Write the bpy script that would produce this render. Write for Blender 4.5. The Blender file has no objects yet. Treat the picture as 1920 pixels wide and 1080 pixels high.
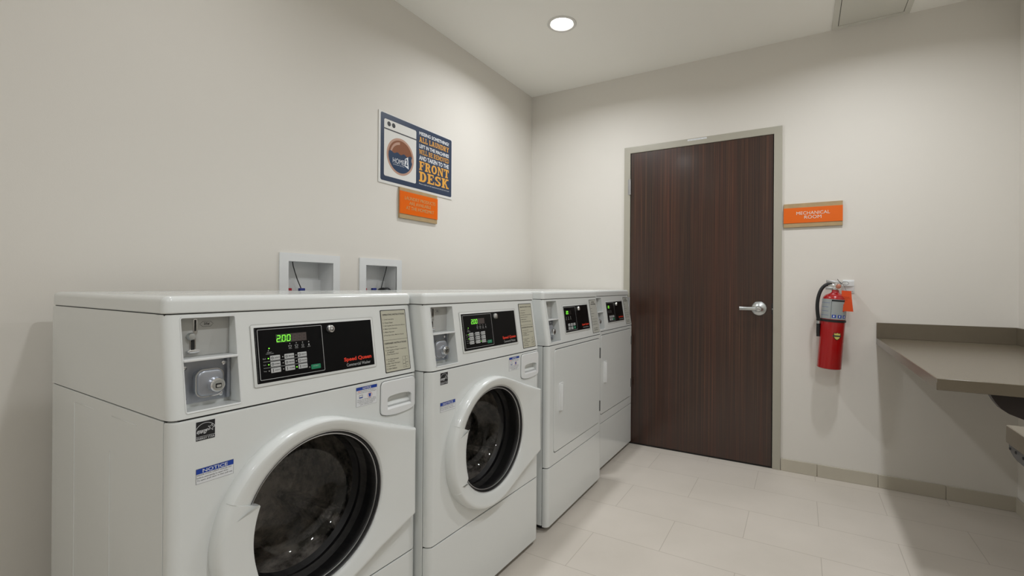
import bpy, bmesh, math, random
from mathutils import Vector, Matrix
random.seed(7)
S = bpy.context.scene
COL = S.collection
PI = math.pi
V3 = Vector

# ------------------------------------------------------------------ camera
cam = bpy.data.cameras.new('camera')
cam.sensor_width = 36.0
cam.lens = 877.92 / 1920 * 36.0
cam.shift_x = -39.63 / 1920
cam.shift_y = -5.37 / 1920
cam.clip_start = 0.05
co = bpy.data.objects.new('camera', cam)
COL.objects.link(co)
R_ = V3((0.86813091, 0.49628621, 0.0069795))
U_ = V3((-0.00560277, -0.00426243, 0.99997522))
F_ = V3((-0.49630366, 0.86814851, 0.00091977))
co.matrix_world = Matrix(((R_.x, U_.x, -F_.x, 1.94652), (R_.y, U_.y, -F_.y, -3.36401),
                          (R_.z, U_.z, -F_.z, 1.15799), (0, 0, 0, 1)))
S.camera = co

# ------------------------------------------------------------------ world, exposure
w = bpy.data.worlds.new('world')
S.world = w
w.use_nodes = True
w.node_tree.nodes['Background'].inputs[0].default_value = (0.8, 0.85, 0.9, 1)
w.node_tree.nodes['Background'].inputs[1].default_value = 0.05
S.view_settings.view_transform = 'Standard'
S.view_settings.look = 'None'
S.view_settings.gamma = 1.0
S.view_settings.exposure = 0.13
S.view_settings.use_curve_mapping = False

# room dimensions
W, H, YF = 2.93, 2.72, -5.3
LAMP_POWER = 9.8
LAMP_SPREAD = 157
LAMP_COLOR = (0.975, 1.0, 1.035)
LAMPS = [(0.70, -0.86), (0.69, -2.58), (2.24, -0.88), (2.24, -2.58), (0.69, -4.30), (2.24, -4.30)]  # last pair is added behind the camera to brighten the near washer side
LAMP_GAIN = [0.95, 0.22, 0.92, 1.0, 0.12, 1.0]

# ------------------------------------------------------------------ materials
MATS = {}


def srgb(r, g, b):
    f = lambda c: (c / 255 / 12.92) if c / 255 <= 0.04045 else ((c / 255 + 0.055) / 1.055) ** 2.4
    return (f(r), f(g), f(b))


def mat(name, col, rough=0.5, metal=0.0, coat=0.0, noise=0.0, nscale=8.0, bump=0.0, bscale=200.0,
        emit=0.0, spec=0.5):
    if name in MATS:
        return MATS[name]
    m = bpy.data.materials.new(name)
    m.use_nodes = True
    nt = m.node_tree
    b = nt.nodes['Principled BSDF']
    b.inputs['Base Color'].default_value = (*col, 1)
    b.inputs['Roughness'].default_value = rough
    b.inputs['Metallic'].default_value = metal
    b.inputs['Specular IOR Level'].default_value = spec
    b.inputs['Coat Weight'].default_value = coat
    b.inputs['Coat Roughness'].default_value = 0.08
    if emit:
        b.inputs['Emission Color'].default_value = (*col, 1)
        b.inputs['Emission Strength'].default_value = emit
    tc = nt.nodes.new('ShaderNodeTexCoord')
    if noise:
        n = nt.nodes.new('ShaderNodeTexNoise')
        n.inputs['Scale'].default_value = nscale
        n.inputs['Detail'].default_value = 6
        nt.links.new(tc.outputs['Object'], n.inputs['Vector'])
        mx = nt.nodes.new('ShaderNodeMix')
        mx.data_type = 'RGBA'
        mx.inputs[6].default_value = (*[c * (1 - noise) for c in col], 1)
        mx.inputs[7].default_value = (*[min(1, c * (1 + noise)) for c in col], 1)
        nt.links.new(n.outputs['Fac'], mx.inputs[0])
        nt.links.new(mx.outputs[2], b.inputs['Base Color'])
    if bump:
        n = nt.nodes.new('ShaderNodeTexNoise')
        n.inputs['Scale'].default_value = bscale
        n.inputs['Detail'].default_value = 3
        nt.links.new(tc.outputs['Object'], n.inputs['Vector'])
        bp = nt.nodes.new('ShaderNodeBump')
        bp.inputs['Strength'].default_value = bump
        bp.inputs['Distance'].default_value = 0.001
        nt.links.new(n.outputs['Fac'], bp.inputs['Height'])
        nt.links.new(bp.outputs['Normal'], b.inputs['Normal'])
    MATS[name] = m
    return m


WALL = mat('painted_wall', srgb(227, 223, 215), 0.62, noise=0.02, nscale=1.5, bump=0.12, bscale=260, spec=0.35)
CEIL = mat('ceiling_paint', srgb(247, 245, 238), 0.85, noise=0.015, nscale=1.2)
ENAMEL = mat('white_enamel', srgb(228, 231, 229), 0.2, coat=0.4, noise=0.008, nscale=3)
PLASTIC = mat('white_plastic', srgb(230, 232, 232), 0.3, coat=0.15)
GAP = mat('dark_seam', (0.012, 0.012, 0.011), 0.7)
BLACK = mat('black_panel', (0.003, 0.003, 0.0035), 0.3, spec=0.12)
BLACKRUB = mat('black_rubber', (0.010, 0.010, 0.011), 0.45)
CHROME = mat('chrome', (0.75, 0.76, 0.78), 0.12, metal=1.0)
STEEL = mat('brushed_steel', (0.55, 0.56, 0.58), 0.32, metal=1.0, noise=0.08, nscale=40)
SATIN = mat('satin_nickel', (0.62, 0.65, 0.66), 0.3, metal=1.0)
ZINC = mat('grey_zinc', srgb(170, 174, 182), 0.35, metal=0.6, noise=0.1, nscale=30)
GREYPAINT = mat('grey_paint', srgb(178, 178, 174), 0.4)
PRINTGREY = mat('light_grey_print', srgb(190, 192, 192), 0.5)
PRINTWHITE = mat('white_print', srgb(228, 230, 232), 0.5)
PRINTBLACK = mat('black_print', (0.012, 0.012, 0.014), 0.5)
RED = mat('red_print', srgb(226, 58, 32), 0.45)
GREENBTN = mat('green_button', srgb(16, 132, 92), 0.45)
BLUE = mat('blue_print', srgb(20, 62, 160), 0.45)
BEIGE = mat('beige_label', srgb(192, 190, 172), 0.5)
LABELGREY = mat('grey_label', srgb(184, 184, 176), 0.5)
LEDG = mat('green_led', (0.25, 1.0, 0.06), 0.5, emit=1.0)
LEDDIM = mat('dim_display', srgb(66, 58, 56), 0.3)
LEDBACK = mat('lit_display_background', (0.02, 0.12, 0.01), 0.3)
STAR = mat('sticker_black', (0.01, 0.011, 0.013), 0.45)
NAVY = mat('navy_print', srgb(44, 59, 84), 0.4, noise=0.12, nscale=9)
NAVY2 = mat('deep_blue_print', srgb(34, 58, 88), 0.4, noise=0.2, nscale=14)
GOLD = mat('gold_print', srgb(232, 170, 72), 0.45)
SKINPINK = mat('clay_print', srgb(186, 148, 128), 0.45)
BROWN = mat('brown_print', srgb(132, 78, 46), 0.45)
BOARD = mat('white_board', srgb(228, 227, 222), 0.3)
ORANGE = mat('orange_acrylic', srgb(234, 104, 2), 0.3)
SIGNWOOD = mat('sign_wood', srgb(178, 152, 112), 0.5, noise=0.15, nscale=30)
TAN = mat('tan_lettering', srgb(214, 172, 112), 0.45)
FRAMEP = mat('door_frame_paint', srgb(176, 172, 158), 0.4)
COUNTER = mat('grey_brown_solid_surface', srgb(108, 99, 84), 0.24, noise=0.04, nscale=30)
DARKBR = mat('dark_bracket', srgb(42, 33, 30), 0.45)
DARKGR = mat('dark_grey_metal', srgb(104, 104, 104), 0.4, metal=0.5)
BASET = mat('baseboard_tile', srgb(194, 187, 171), 0.4, noise=0.05, nscale=5)
GROUT = mat('grout', srgb(150, 142, 128), 0.8)
REDPAINT = mat('red_extinguisher_paint', srgb(160, 3, 6), 0.25, coat=0.4)
EXTLABEL = mat('extinguisher_label', srgb(158, 164, 164), 0.35)
TAG = mat('orange_tag', srgb(246, 104, 44), 0.6)
YELLOW = mat('yellow_print', srgb(214, 206, 110), 0.45)
BRASS = mat('copper_gauge', srgb(196, 128, 106), 0.3, metal=0.4)
VRED = mat('red_valve', srgb(160, 12, 34), 0.4)
VBLUE = mat('blue_valve', srgb(22, 42, 120), 0.4)
LENS = mat('lamp_lens', (1.0, 0.98, 0.95), 0.5, emit=14.0)
TRIMW = mat('lamp_trim', srgb(222, 220, 214), 0.5)
HATCH = mat('ceiling_panel_paint', srgb(212, 210, 200), 0.6)
NICKTXT = mat('raised_letters', srgb(236, 232, 220), 0.35)

# floor: large porcelain tiles in running bond, thin joints
def floor_mat():
    m = bpy.data.materials.new('porcelain_floor_tile')
    m.use_nodes = True
    nt = m.node_tree
    b = nt.nodes['Principled BSDF']
    tc = nt.nodes.new('ShaderNodeTexCoord')
    mp = nt.nodes.new('ShaderNodeMapping')
    mp.inputs['Location'].default_value = (-1.107 + 0.614 * 10, 0.094 + 0.3035 * 40, 0)
    br = nt.nodes.new('ShaderNodeTexBrick')
    br.offset = 0.5
    br.inputs['Scale'].default_value = 1.0
    br.inputs['Mortar Size'].default_value = 0.0014
    br.inputs['Mortar Smooth'].default_value = 0.3
    br.inputs['Brick Width'].default_value = 0.614
    br.inputs['Row Height'].default_value = 0.3035
    br.inputs['Color1'].default_value = (*srgb(218, 210, 199), 1)
    br.inputs['Color2'].default_value = (*srgb(214, 206, 195), 1)
    br.inputs['Mortar'].default_value = (*srgb(184, 175, 163), 1)
    nt.links.new(tc.outputs['Object'], mp.inputs['Vector'])
    nt.links.new(mp.outputs[0], br.inputs['Vector'])
    n = nt.nodes.new('ShaderNodeTexNoise')
    n.inputs['Scale'].default_value = 2.2
    n.inputs['Detail'].default_value = 8
    nt.links.new(tc.outputs['Object'], n.inputs['Vector'])
    mx = nt.nodes.new('ShaderNodeMix')
    mx.data_type = 'RGBA'
    mx.blend_type = 'MULTIPLY'
    rp = nt.nodes.new('ShaderNodeValToRGB')
    rp.color_ramp.elements[0].position = 0.3
    rp.color_ramp.elements[0].color = (0.9, 0.9, 0.89, 1)
    rp.color_ramp.elements[1].position = 0.7
    rp.color_ramp.elements[1].color = (1, 1, 1, 1)
    nt.links.new(n.outputs['Fac'], rp.inputs[0])
    mx.inputs[0].default_value = 1.0
    nt.links.new(br.outputs['Color'], mx.inputs[6])
    nt.links.new(rp.outputs[0], mx.inputs[7])
    nt.links.new(mx.outputs[2], b.inputs['Base Color'])
    b.inputs['Roughness'].default_value = 0.42
    b.inputs['Specular IOR Level'].default_value = 0.35
    return m


def wood_mat():
    m = bpy.data.materials.new('dark_striped_wood_veneer')
    m.use_nodes = True
    nt = m.node_tree
    b = nt.nodes['Principled BSDF']
    tc = nt.nodes.new('ShaderNodeTexCoord')

    def nz(sc, x, z, det, rough=0.5):
        mp = nt.nodes.new('ShaderNodeMapping')
        mp.inputs['Scale'].default_value = (x, 1, z)
        n = nt.nodes.new('ShaderNodeTexNoise')
        n.inputs['Scale'].default_value = sc
        n.inputs['Detail'].default_value = det
        n.inputs['Roughness'].default_value = rough
        nt.links.new(tc.outputs['Object'], mp.inputs['Vector'])
        nt.links.new(mp.outputs[0], n.inputs['Vector'])
        return n
    a = nz(1.0, 210, 0.8, 3, 0.62)
    c = nz(1.0, 14, 0.35, 4)
    r1 = nt.nodes.new('ShaderNodeValToRGB')
    e = r1.color_ramp.elements
    e[0].position = 0.33
    e[0].color = (*srgb(38, 23, 15), 1)
    e[1].position = 0.74
    e[1].color = (*srgb(106, 75, 52), 1)
    k = e.new(0.55)
    k.color = (*srgb(62, 38, 26), 1)
    nt.links.new(a.outputs['Fac'], r1.inputs[0])
    r2 = nt.nodes.new('ShaderNodeValToRGB')
    e = r2.color_ramp.elements
    e[0].position = 0.35
    e[0].color = (0.72, 0.70, 0.68, 1)
    e[1].position = 0.72
    e[1].color = (1.3, 0.92, 0.78, 1)
    nt.links.new(c.outputs['Fac'], r2.inputs[0])
    mx = nt.nodes.new('ShaderNodeMix')
    mx.data_type = 'RGBA'
    mx.blend_type = 'MULTIPLY'
    mx.inputs[0].default_value = 1
    nt.links.new(r1.outputs[0], mx.inputs[6])
    nt.links.new(r2.outputs[0], mx.inputs[7])
    nt.links.new(mx.outputs[2], b.inputs['Base Color'])
    b.inputs['Roughness'].default_value = 0.36
    b.inputs['Specular IOR Level'].default_value = 0.5
    b.inputs['Coat Weight'].default_value = 0.6
    b.inputs['Coat Roughness'].default_value = 0.16
    return m


def glass_mat(name, tint, refl):
    m = bpy.data.materials.new(name)
    m.use_nodes = True
    nt = m.node_tree
    nt.nodes.remove(nt.nodes['Principled BSDF'])
    out = nt.nodes['Material Output']
    tr = nt.nodes.new('ShaderNodeBsdfTransparent')
    tr.inputs[0].default_value = (*tint, 1)
    gl = nt.nodes.new('ShaderNodeBsdfGlossy')
    gl.inputs['Roughness'].default_value = 0.03
    gl.inputs['Color'].default_value = (1, 1, 1, 1)
    lw = nt.nodes.new('ShaderNodeLayerWeight')
    pw = nt.nodes.new('ShaderNodeMath'); pw.operation = 'POWER'
    pw.inputs[1].default_value = 4.0
    fr = nt.nodes.new('ShaderNodeMath'); fr.operation = 'MULTIPLY_ADD'
    fr.inputs[1].default_value = 0.5
    fr.inputs[2].default_value = refl
    lw.inputs[0].default_value = 0.5
    nt.links.new(lw.outputs['Facing'], pw.inputs[0])
    nt.links.new(pw.outputs[0], fr.inputs[0])
    mx = nt.nodes.new('ShaderNodeMixShader')
    nt.links.new(fr.outputs[0], mx.inputs[0])
    nt.links.new(tr.outputs[0], mx.inputs[1])
    nt.links.new(gl.outputs[0], mx.inputs[2])
    nt.links.new(mx.outputs[0], out.inputs[0])
    return m


def drum_mat():
    m = bpy.data.materials.new('speckled_drum_steel')
    m.use_nodes = True
    nt = m.node_tree
    b = nt.nodes['Principled BSDF']
    tc = nt.nodes.new('ShaderNodeTexCoord')
    n = nt.nodes.new('ShaderNodeTexNoise')
    n.inputs['Scale'].default_value = 7
    n.inputs['Detail'].default_value = 14
    n.inputs['Roughness'].default_value = 0.72
    nt.links.new(tc.outputs['Object'], n.inputs['Vector'])
    r = nt.nodes.new('ShaderNodeValToRGB')
    e = r.color_ramp.elements
    e[0].position = 0.42
    e[0].color = (0.012, 0.011, 0.010, 1)
    e[1].position = 0.62
    e[1].color = (0.80, 0.74, 0.67, 1)
    nt.links.new(n.outputs['Fac'], r.inputs[0])
    nt.links.new(r.outputs[0], b.inputs['Base Color'])
    b.inputs['Metallic'].default_value = 0.2
    b.inputs['Roughness'].default_value = 0.4
    return m


FLOORM = floor_mat()
WOOD = wood_mat()
GLASS = glass_mat('dark_tinted_glass', (0.80, 0.79, 0.78), 0.035)
DRUM = drum_mat()

# ------------------------------------------------------------------ mesh builder
I4 = Matrix.Identity(4)


def frame(o, t, s):
    t = V3(t).normalized(); s = V3(s).normalized(); n = t.cross(s)
    o = V3(o)
    return Matrix(((t.x, s.x, n.x, o.x), (t.y, s.y, n.y, o.y), (t.z, s.z, n.z, o.z), (0, 0, 0, 1)))


class MB:
    """collects shapes into ONE mesh"""
    def __init__(self):
        self.bm = bmesh.new()
        self.mats = []

    def mi(self, m):
        if m not in self.mats:
            self.mats.append(m)
        return self.mats.index(m)

    def add(self, t, m, M=I4):
        k = self.mi(m)
        for f in t.faces:
            f.material_index = k
            f.smooth = True
        bmesh.ops.transform(t, matrix=M, verts=t.verts)
        me = bpy.data.meshes.new('t')
        t.to_mesh(me)
        t.free()
        self.bm.from_mesh(me)
        bpy.data.meshes.remove(me)
        return self

    def box(self, a, b, m, bev=0.0, seg=2, M=I4, edges=None):
        t = bmesh.new()
        c = [(a[i] + b[i]) / 2 for i in range(3)]
        d = [abs(b[i] - a[i]) for i in range(3)]
        bmesh.ops.create_cube(t, size=1, matrix=Matrix.Translation(c) @ Matrix.Diagonal((*d, 1)))
        if bev:
            es = [e for e in t.edges if edges is None or edges(e)]
            bmesh.ops.bevel(t, geom=es, offset=bev, segments=seg, profile=0.5, affect='EDGES')
        return self.add(t, m, M)

    def prism(self, pts, h0, h1, m, M=I4, bev=0.0, seg=2):
        """polygon in local xy, extruded in local z"""
        t = bmesh.new()
        lo = [t.verts.new((x, y, h0)) for x, y in pts]
        hi = [t.verts.new((x, y, h1)) for x, y in pts]
        n = len(pts)
        t.faces.new(lo[::-1])
        ft = t.faces.new(hi)
        for i in range(n):
            t.faces.new((lo[i], lo[(i + 1) % n], hi[(i + 1) % n], hi[i]))
        bmesh.ops.recalc_face_normals(t, faces=t.faces)
        if bev:
            bmesh.ops.bevel(t, geom=list(ft.edges), offset=bev, segments=seg, profile=0.5, affect='EDGES')
        return self.add(t, m, M)

    def flat(self, pts, h, m, M=I4):
        t = bmesh.new()
        t.faces.new([t.verts.new((x, y, h)) for x, y in pts])
        return self.add(t, m, M)

    def ringflat(self, outer, inner, h, m, M=I4):
        t = bmesh.new()
        a = [t.verts.new((x, y, h)) for x, y in outer]
        b = [t.verts.new((x, y, h)) for x, y in inner]
        n = len(a)
        for i in range(n):
            t.faces.new((a[i], a[(i + 1) % n], b[(i + 1) % n], b[i]))
        return self.add(t, m, M)

    def lathe(self, prof, m, M=I4, n=48, caps=True):
        """profile (r, z) revolved about local z"""
        t = bmesh.new()
        rings = []
        for r, z in prof:
            if r < 1e-6:
                rings.append([t.verts.new((0, 0, z))])
            else:
                rings.append([t.verts.new((r * math.cos(2 * PI * i / n), r * math.sin(2 * PI * i / n), z)) for i in range(n)])
        for a, b in zip(rings, rings[1:]):
            if len(a) == 1 and len(b) == 1:
                continue
            for i in range(n):
                j = (i + 1) % n
                if len(a) == 1:
                    t.faces.new((a[0], b[j], b[i]))
                elif len(b) == 1:
                    t.faces.new((a[i], a[j], b[0]))
                else:
                    t.faces.new((a[i], a[j], b[j], b[i]))
        bmesh.ops.recalc_face_normals(t, faces=t.faces)
        return self.add(t, m, M)

    def tube(self, path, r, m, M=I4, n=10, closed=False):
        t = bmesh.new()
        P = [V3(p) for p in path]
        rings = []
        up = V3((0, 0, 1))
        rr = r if isinstance(r, (list, tuple)) else [r] * len(P)
        prev = None
        for i, p in enumerate(P):
            if closed:
                d = (P[(i + 1) % len(P)] - P[i - 1]).normalized()
            else:
                d = (P[min(i + 1, len(P) - 1)] - P[max(i - 1, 0)]).normalized()
            if prev is None:
                a = d.orthogonal().normalized()
            else:
                a = (prev - d * prev.dot(d)).normalized()
            prev = a
            b = d.cross(a)
            rings.append([t.verts.new(p + (a * math.cos(2 * PI * k / n) + b * math.sin(2 * PI * k / n)) * rr[i]) for k in range(n)])
        pairs = list(zip(rings, rings[1:]))
        if closed:
            pairs.append((rings[-1], rings[0]))
        for x, y in pairs:
            for k in range(n):
                t.faces.new((x[k], x[(k + 1) % n], y[(k + 1) % n], y[k]))
        if not closed:
            t.faces.new(rings[0][::-1])
            t.faces.new(rings[-1])
        bmesh.ops.recalc_face_normals(t, faces=t.faces)
        return self.add(t, m, M)

    def text(self, s, x0, x1, y0, y1, h, m, M=I4, bold=0.0, shear=0.0, ext=0.0):
        """lettering fitted into a rectangle of the local xy plane"""
        cu = bpy.data.curves.new('t', 'FONT')
        cu.body = s
        cu.size = 1.0
        cu.offset = bold
        cu.shear = shear
        cu.extrude = ext / max(1e-6, (y1 - y0)) if ext else 0
        cu.resolution_u = 3
        ob = bpy.data.objects.new('t', cu)
        COL.objects.link(ob)
        dg = bpy.context.evaluated_depsgraph_get()
        me = bpy.data.meshes.new_from_object(ob.evaluated_get(dg))
        xs = [v.co.x for v in me.vertices]; ys = [v.co.y for v in me.vertices]
        if xs:
            sx = (x1 - x0) / max(1e-6, max(xs) - min(xs)); sy = (y1 - y0) / max(1e-6, max(ys) - min(ys))
            T = Matrix.Translation((x0 - min(xs) * sx, y0 - min(ys) * sy, h + ext)) @ Matrix.Diagonal((sx, sy, sy, 1))
            t = bmesh.new()
            t.from_mesh(me)
            self.add(t, m, M @ T)
        bpy.data.objects.remove(ob)
        bpy.data.curves.remove(cu)
        bpy.data.meshes.remove(me)
        return self

    def mesh(self, name, sharp=40):
        me = bpy.data.meshes.new(name)
        self.bm.to_mesh(me)
        self.bm.free()
        for m in self.mats:
            me.materials.append(m)
        me.set_sharp_from_angle(angle=math.radians(sharp))
        return me

    def build(self, name, parent=None, wn=False, sharp=40):
        o = bpy.data.objects.new(name, self.mesh(name, sharp))
        COL.objects.link(o)
        if parent:
            o.parent = parent
        if wn:
            md = o.modifiers.new('wn', 'WEIGHTED_NORMAL')
            md.keep_sharp = True
        return o


def cut(o, mb):
    """subtract the shapes in mb from object o, once and for all"""
    c = mb.build('cutter')
    md = o.modifiers.new('b', 'BOOLEAN')
    md.operation = 'DIFFERENCE'
    md.solver = 'EXACT'
    md.object = c
    bpy.context.view_layer.update()
    dg = bpy.context.evaluated_depsgraph_get()
    wn = [m for m in o.modifiers if m.type == 'WEIGHTED_NORMAL']
    for m in wn:
        m.show_viewport = False
    dg.update()
    me = bpy.data.meshes.new_from_object(o.evaluated_get(dg), preserve_all_data_layers=True, depsgraph=dg)
    o.modifiers.remove(md)
    me.name = o.data.name
    o.data = me
    me.set_sharp_from_angle(angle=math.radians(35))
    for p in me.polygons:
        p.use_smooth = True
    for m in wn:
        m.show_viewport = True
    bpy.data.objects.remove(c)
    return o


def empty(name, loc=(0, 0, 0), rz=0.0):
    o = bpy.data.objects.new(name, None)
    COL.objects.link(o)
    o.empty_display_size = 0.1
    o.location = loc
    o.rotation_euler = (0, 0, rz)
    return o


def tag(o, label, cat=None, group=None, kind=None):
    if label:
        o['label'] = label
    if cat:
        o['category'] = cat
    if group:
        o['group'] = group
    if kind:
        o['kind'] = kind
    return o


def struct(o):
    o['kind'] = 'structure'
    return o


def kids(o):
    return [c for c in bpy.data.objects if c.parent == o]


def copy_tree(o, parent=None):
    c = o.copy()
    COL.objects.link(c)
    c.parent = parent
    for ch in kids(o):
        copy_tree(ch, c)
    return c


def rrect(x0, x1, y0, y1, r, n=5):
    pts = []
    for cx, cy, a0 in ((x1 - r, y0 + r, -90), (x1 - r, y1 - r, 0), (x0 + r, y1 - r, 90), (x0 + r, y0 + r, 180)):
        for k in range(n + 1):
            a = math.radians(a0 + 90 * k / n)
            pts.append((cx + r * math.cos(a), cy + r * math.sin(a)))
    return pts


def circ(cx, cy, r, n=32, ry=None):
    return [(cx + r * math.cos(2 * PI * k / n), cy + (ry or r) * math.sin(2 * PI * k / n)) for k in range(n)]


def outline(mb, x0, x1, y0, y1, r, th, h, m, M):
    mb.ringflat(rrect(x0, x1, y0, y1, r), rrect(x0 + th, x1 - th, y0 + th, y1 - th, max(r - th, 0.0003)), h, m, M)


# ------------------------------------------------------------------ the room
T = 0.16
struct(MB().box((-T, YF - T, -0.1), (W + T, T, 0), FLOORM).build('floor'))
ceil = MB().box((-T, YF - T, H), (W + T, T, H + 0.16), CEIL).build('ceiling')
c = MB()
for x, y in LAMPS:
    c.lathe([(0.0, -0.1), (0.068, -0.1), (0.068, 0.04), (0, 0.04)], CEIL, Matrix.Translation((x, y, H)), 32)
cut(ceil, c)
struct(ceil)
wl = MB().box((-T, YF, 0), (0, 0, H), WALL).build('wall_left')
OUT = [(-2.161, -1.858), (-1.741, -1.453)]
c = MB()
for a, b in OUT:
    c.box((-0.108, a + 0.038, 1.06), (0.02, b - 0.034, 1.262), WALL)
cut(wl, c)
struct(wl)
struct(MB().box((-T, 0, 0), (W + T, T, H), WALL).build('wall_back'))
struct(MB().box((W, YF, 0), (W + T, 0, H), WALL).build('wall_right'))
struct(MB().box((-T, YF - T, 0), (W + T, YF, H), WALL).build('wall_front'))

# tiled baseboards
def baseboard(name, p, q, joints, nrm):
    """p,q on the floor line, joints = distances from p"""
    p = V3((*p, 0)); q = V3((*q, 0)); L = (q - p).length
    M = frame(p, (q - p), (0, 0, 1))
    mb = MB()
    e = [0] + [j for j in joints if 0 < j < L] + [L]
    sgn = nrm
    mb.box((0, 0, 0.0), (L, 0.071, 0.006 * sgn), GROUT, M=M)
    for a, b in zip(e, e[1:]):
        mb.box((a + (0.001 if a else 0), 0.0, 0.0), (b - (0.001 if b < L else 0), 0.076, 0.010 * sgn), BASET, bev=0.0015, seg=1, M=M)
    struct(mb.build(name))
baseboard('baseboard_back', (1.842, 0), (W - 0.0, 0), [0.197, 0.50, 0.802], 1)
baseboard('baseboard_left', (0, YF), (0, 0), [0.302 * i for i in range(1, 18)], 1)
baseboard('baseboard_right', (W, -0.01), (W, YF), [0.302 * i - 0.09 for i in range(1, 19)], 1)
baseboard('baseboard_front', (W - 0.01, YF), (0.01, YF), [0.302 * i for i in range(1, 10)], 1)
baseboard('trim_1', (0.01, 0), (0.80, 0), [0.302 * i for i in range(1, 3)], 1)

# ------------------------------------------------------------------ mechanical room door
MBW = lambda y: frame((0, y, 0), (1, 0, 0), (0, 0, 1))     # back wall: x right, z up, out towards the room
XL, XR, FT = 0.853, 1.7902, 2.184
door = empty('door_1', ((XL + XR) / 2, 0, 0))
tag(door, 'dark striped wood door in a grey-beige metal frame beside the dryers', None, None, 'structure')
dx = (XL + XR) / 2
fb = MB()
O = Matrix.Translation((-dx, 0, 0))
fb.box((XL - 0.05, -0.012, 0), (XL - 0.003, 0, FT), FRAMEP, bev=0.003, M=O)
fb.box((XR + 0.003, -0.012, 0), (XR + 0.05, 0, FT), FRAMEP, bev=0.003, M=O)
fb.box((XL - 0.0499, -0.0118, FT - 0.047), (XR + 0.0499, 0, FT), FRAMEP, bev=0.003, M=O)
fb.box((XL - 0.003, -0.0015, 0.0), (XR + 0.003, 0.0, FT - 0.047), GAP, M=O)
fb.build('door_frame', door, wn=True)
MB().box((XL + 0.002, -0.009, 0.012), (XR - 0.002, -0.002, FT - 0.05), WOOD, bev=0.001, seg=1, M=O).build('door_leaf', door, wn=True)
for hz in (1.889, 1.02, 0.25):
    hb = MB()
    hb.tube([(XL - 0.004, -0.016, hz - 0.057), (XL - 0.004, -0.016, hz + 0.057)], 0.0075, STEEL, O, 12)
    hb.box((XL - 0.020, -0.0135, hz - 0.055), (XL - 0.004, -0.011, hz + 0.055), STEEL, M=O)
    hb.build('hinge', door)
lv = MB()
ML = O @ frame((1.713, -0.009, 1.02), (1, 0, 0), (0, 0, 1))
lv.lathe([(0, 0), (0.045, 0), (0.046, 0.004), (0.043, 0.009), (0.030, 0.011), (0.026, 0.013), (0.0165, 0.022),
          (0.0155, 0.045), (0.018, 0.048), (0.018, 0.062), (0.0165, 0.065), (0.0, 0.065)], SATIN, ML, 40)
lever = lv.build('rosette', door)
lb = MB()
t = bmesh.new()
sec = [(0.012, 0.013, 0.052, 0.010), (-0.02, 0.0125, 0.055, 0.009), (-0.06, 0.0115, 0.056, 0.007), (-0.098, 0.0115, 0.055, 0.006), (-0.112, 0.012, 0.050, 0.006)]
rings = []
for x, hh, zc, tt in sec:
    rings.append([t.verts.new((x, hh * math.cos(2 * PI * k / 16), zc + tt * math.sin(2 * PI * k / 16))) for k in range(16)])
for a, b in zip(rings, rings[1:]):
    for k in range(16):
        t.faces.new((a[k], a[(k + 1) % 16], b[(k + 1) % 16], b[k]))
t.faces.new(rings[0]); t.faces.new(rings[-1][::-1])
bmesh.ops.recalc_face_normals(t, faces=t.faces)
lb.add(t, SATIN, ML)
lb.build('lever_handle', lever)
MB().lathe([(0, 0.064), (0.0105, 0.064), (0.0105, 0.0675), (0.008, 0.069), (0.0, 0.069)], CHROME, ML, 24).box((-0.001, -0.005, 0.0688), (0.001, 0.005, 0.0695), GAP, M=ML).build('lock_cylinder', lever)
MB().box((XR - 0.006, -0.0105, 0.985), (XR + 0.0028, -0.003, 1.055), GAP, bev=0.001, seg=1, M=O).box((XR - 0.002, -0.0125, 1.014), (XR + 0.002, -0.010, 1.022), STEEL, M=O).build('strike_plate', door)
sb = MB()
ms = O @ MBW(-0.0122)
sb.box((1.258, 2.168, 0), (1.385, 2.179, 0.0004), PRINTWHITE, M=ms)
for k in range(5):
    sb.text(('FIRE', 'DOOR', 'FRAME', 'LABEL', '90 MIN')[k], 1.262 + k * 0.0245, 1.281 + k * 0.0245, 2.171, 2.176, 0.0006, GREYPAINT, ms)
tag(sb.build('frame_label', door), 'thin white label strip on the head of the frame')

# ------------------------------------------------------------------ ceiling lights and panel
def downlight(x, y, label, gain):
    r = empty('recessed_downlight', (x, y, H))
    tag(r, label, 'ceiling light')
    MB().lathe([(0.064, 0.03), (0.066, 0.0), (0.070, -0.004), (0.084, -0.005), (0.088, -0.002), (0.088, 0.0)], TRIMW, I4, 48).build('trim_ring', r)
    MB().lathe([(0.0, 0.004), (0.05, 0.006), (0.0635, 0.012), (0.0635, 0.02), (0.0, 0.02)], LENS, I4, 40).build('lens', r)
    la = bpy.data.lights.new('downlight_beam', 'AREA')
    la.shape = 'DISK'
    la.size = 0.12
    la.energy = LAMP_POWER * gain
    la.color = LAMP_COLOR
    la.spread = math.radians(LAMP_SPREAD)
    lo = bpy.data.objects.new('downlight_beam', la)
    COL.objects.link(lo)
    lo.parent = r
    lo.location = (0, 0, -0.002)
LL = ['round recessed downlight glowing white in the ceiling near the far left corner',
      'recessed downlight in the ceiling above the nearer washers, out of the frame',
      'recessed downlight in the ceiling in front of the fire extinguisher, out of the frame',
      'recessed downlight in the ceiling above the camera side of the counter, out of the frame',
      'added fill downlight behind the camera on the machine side, out of the frame',
      'added fill downlight behind the camera on the counter side, out of the frame']
for (x, y), l, g_ in zip(LAMPS, LL, LAMP_GAIN):
    downlight(x, y, l, g_)

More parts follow.
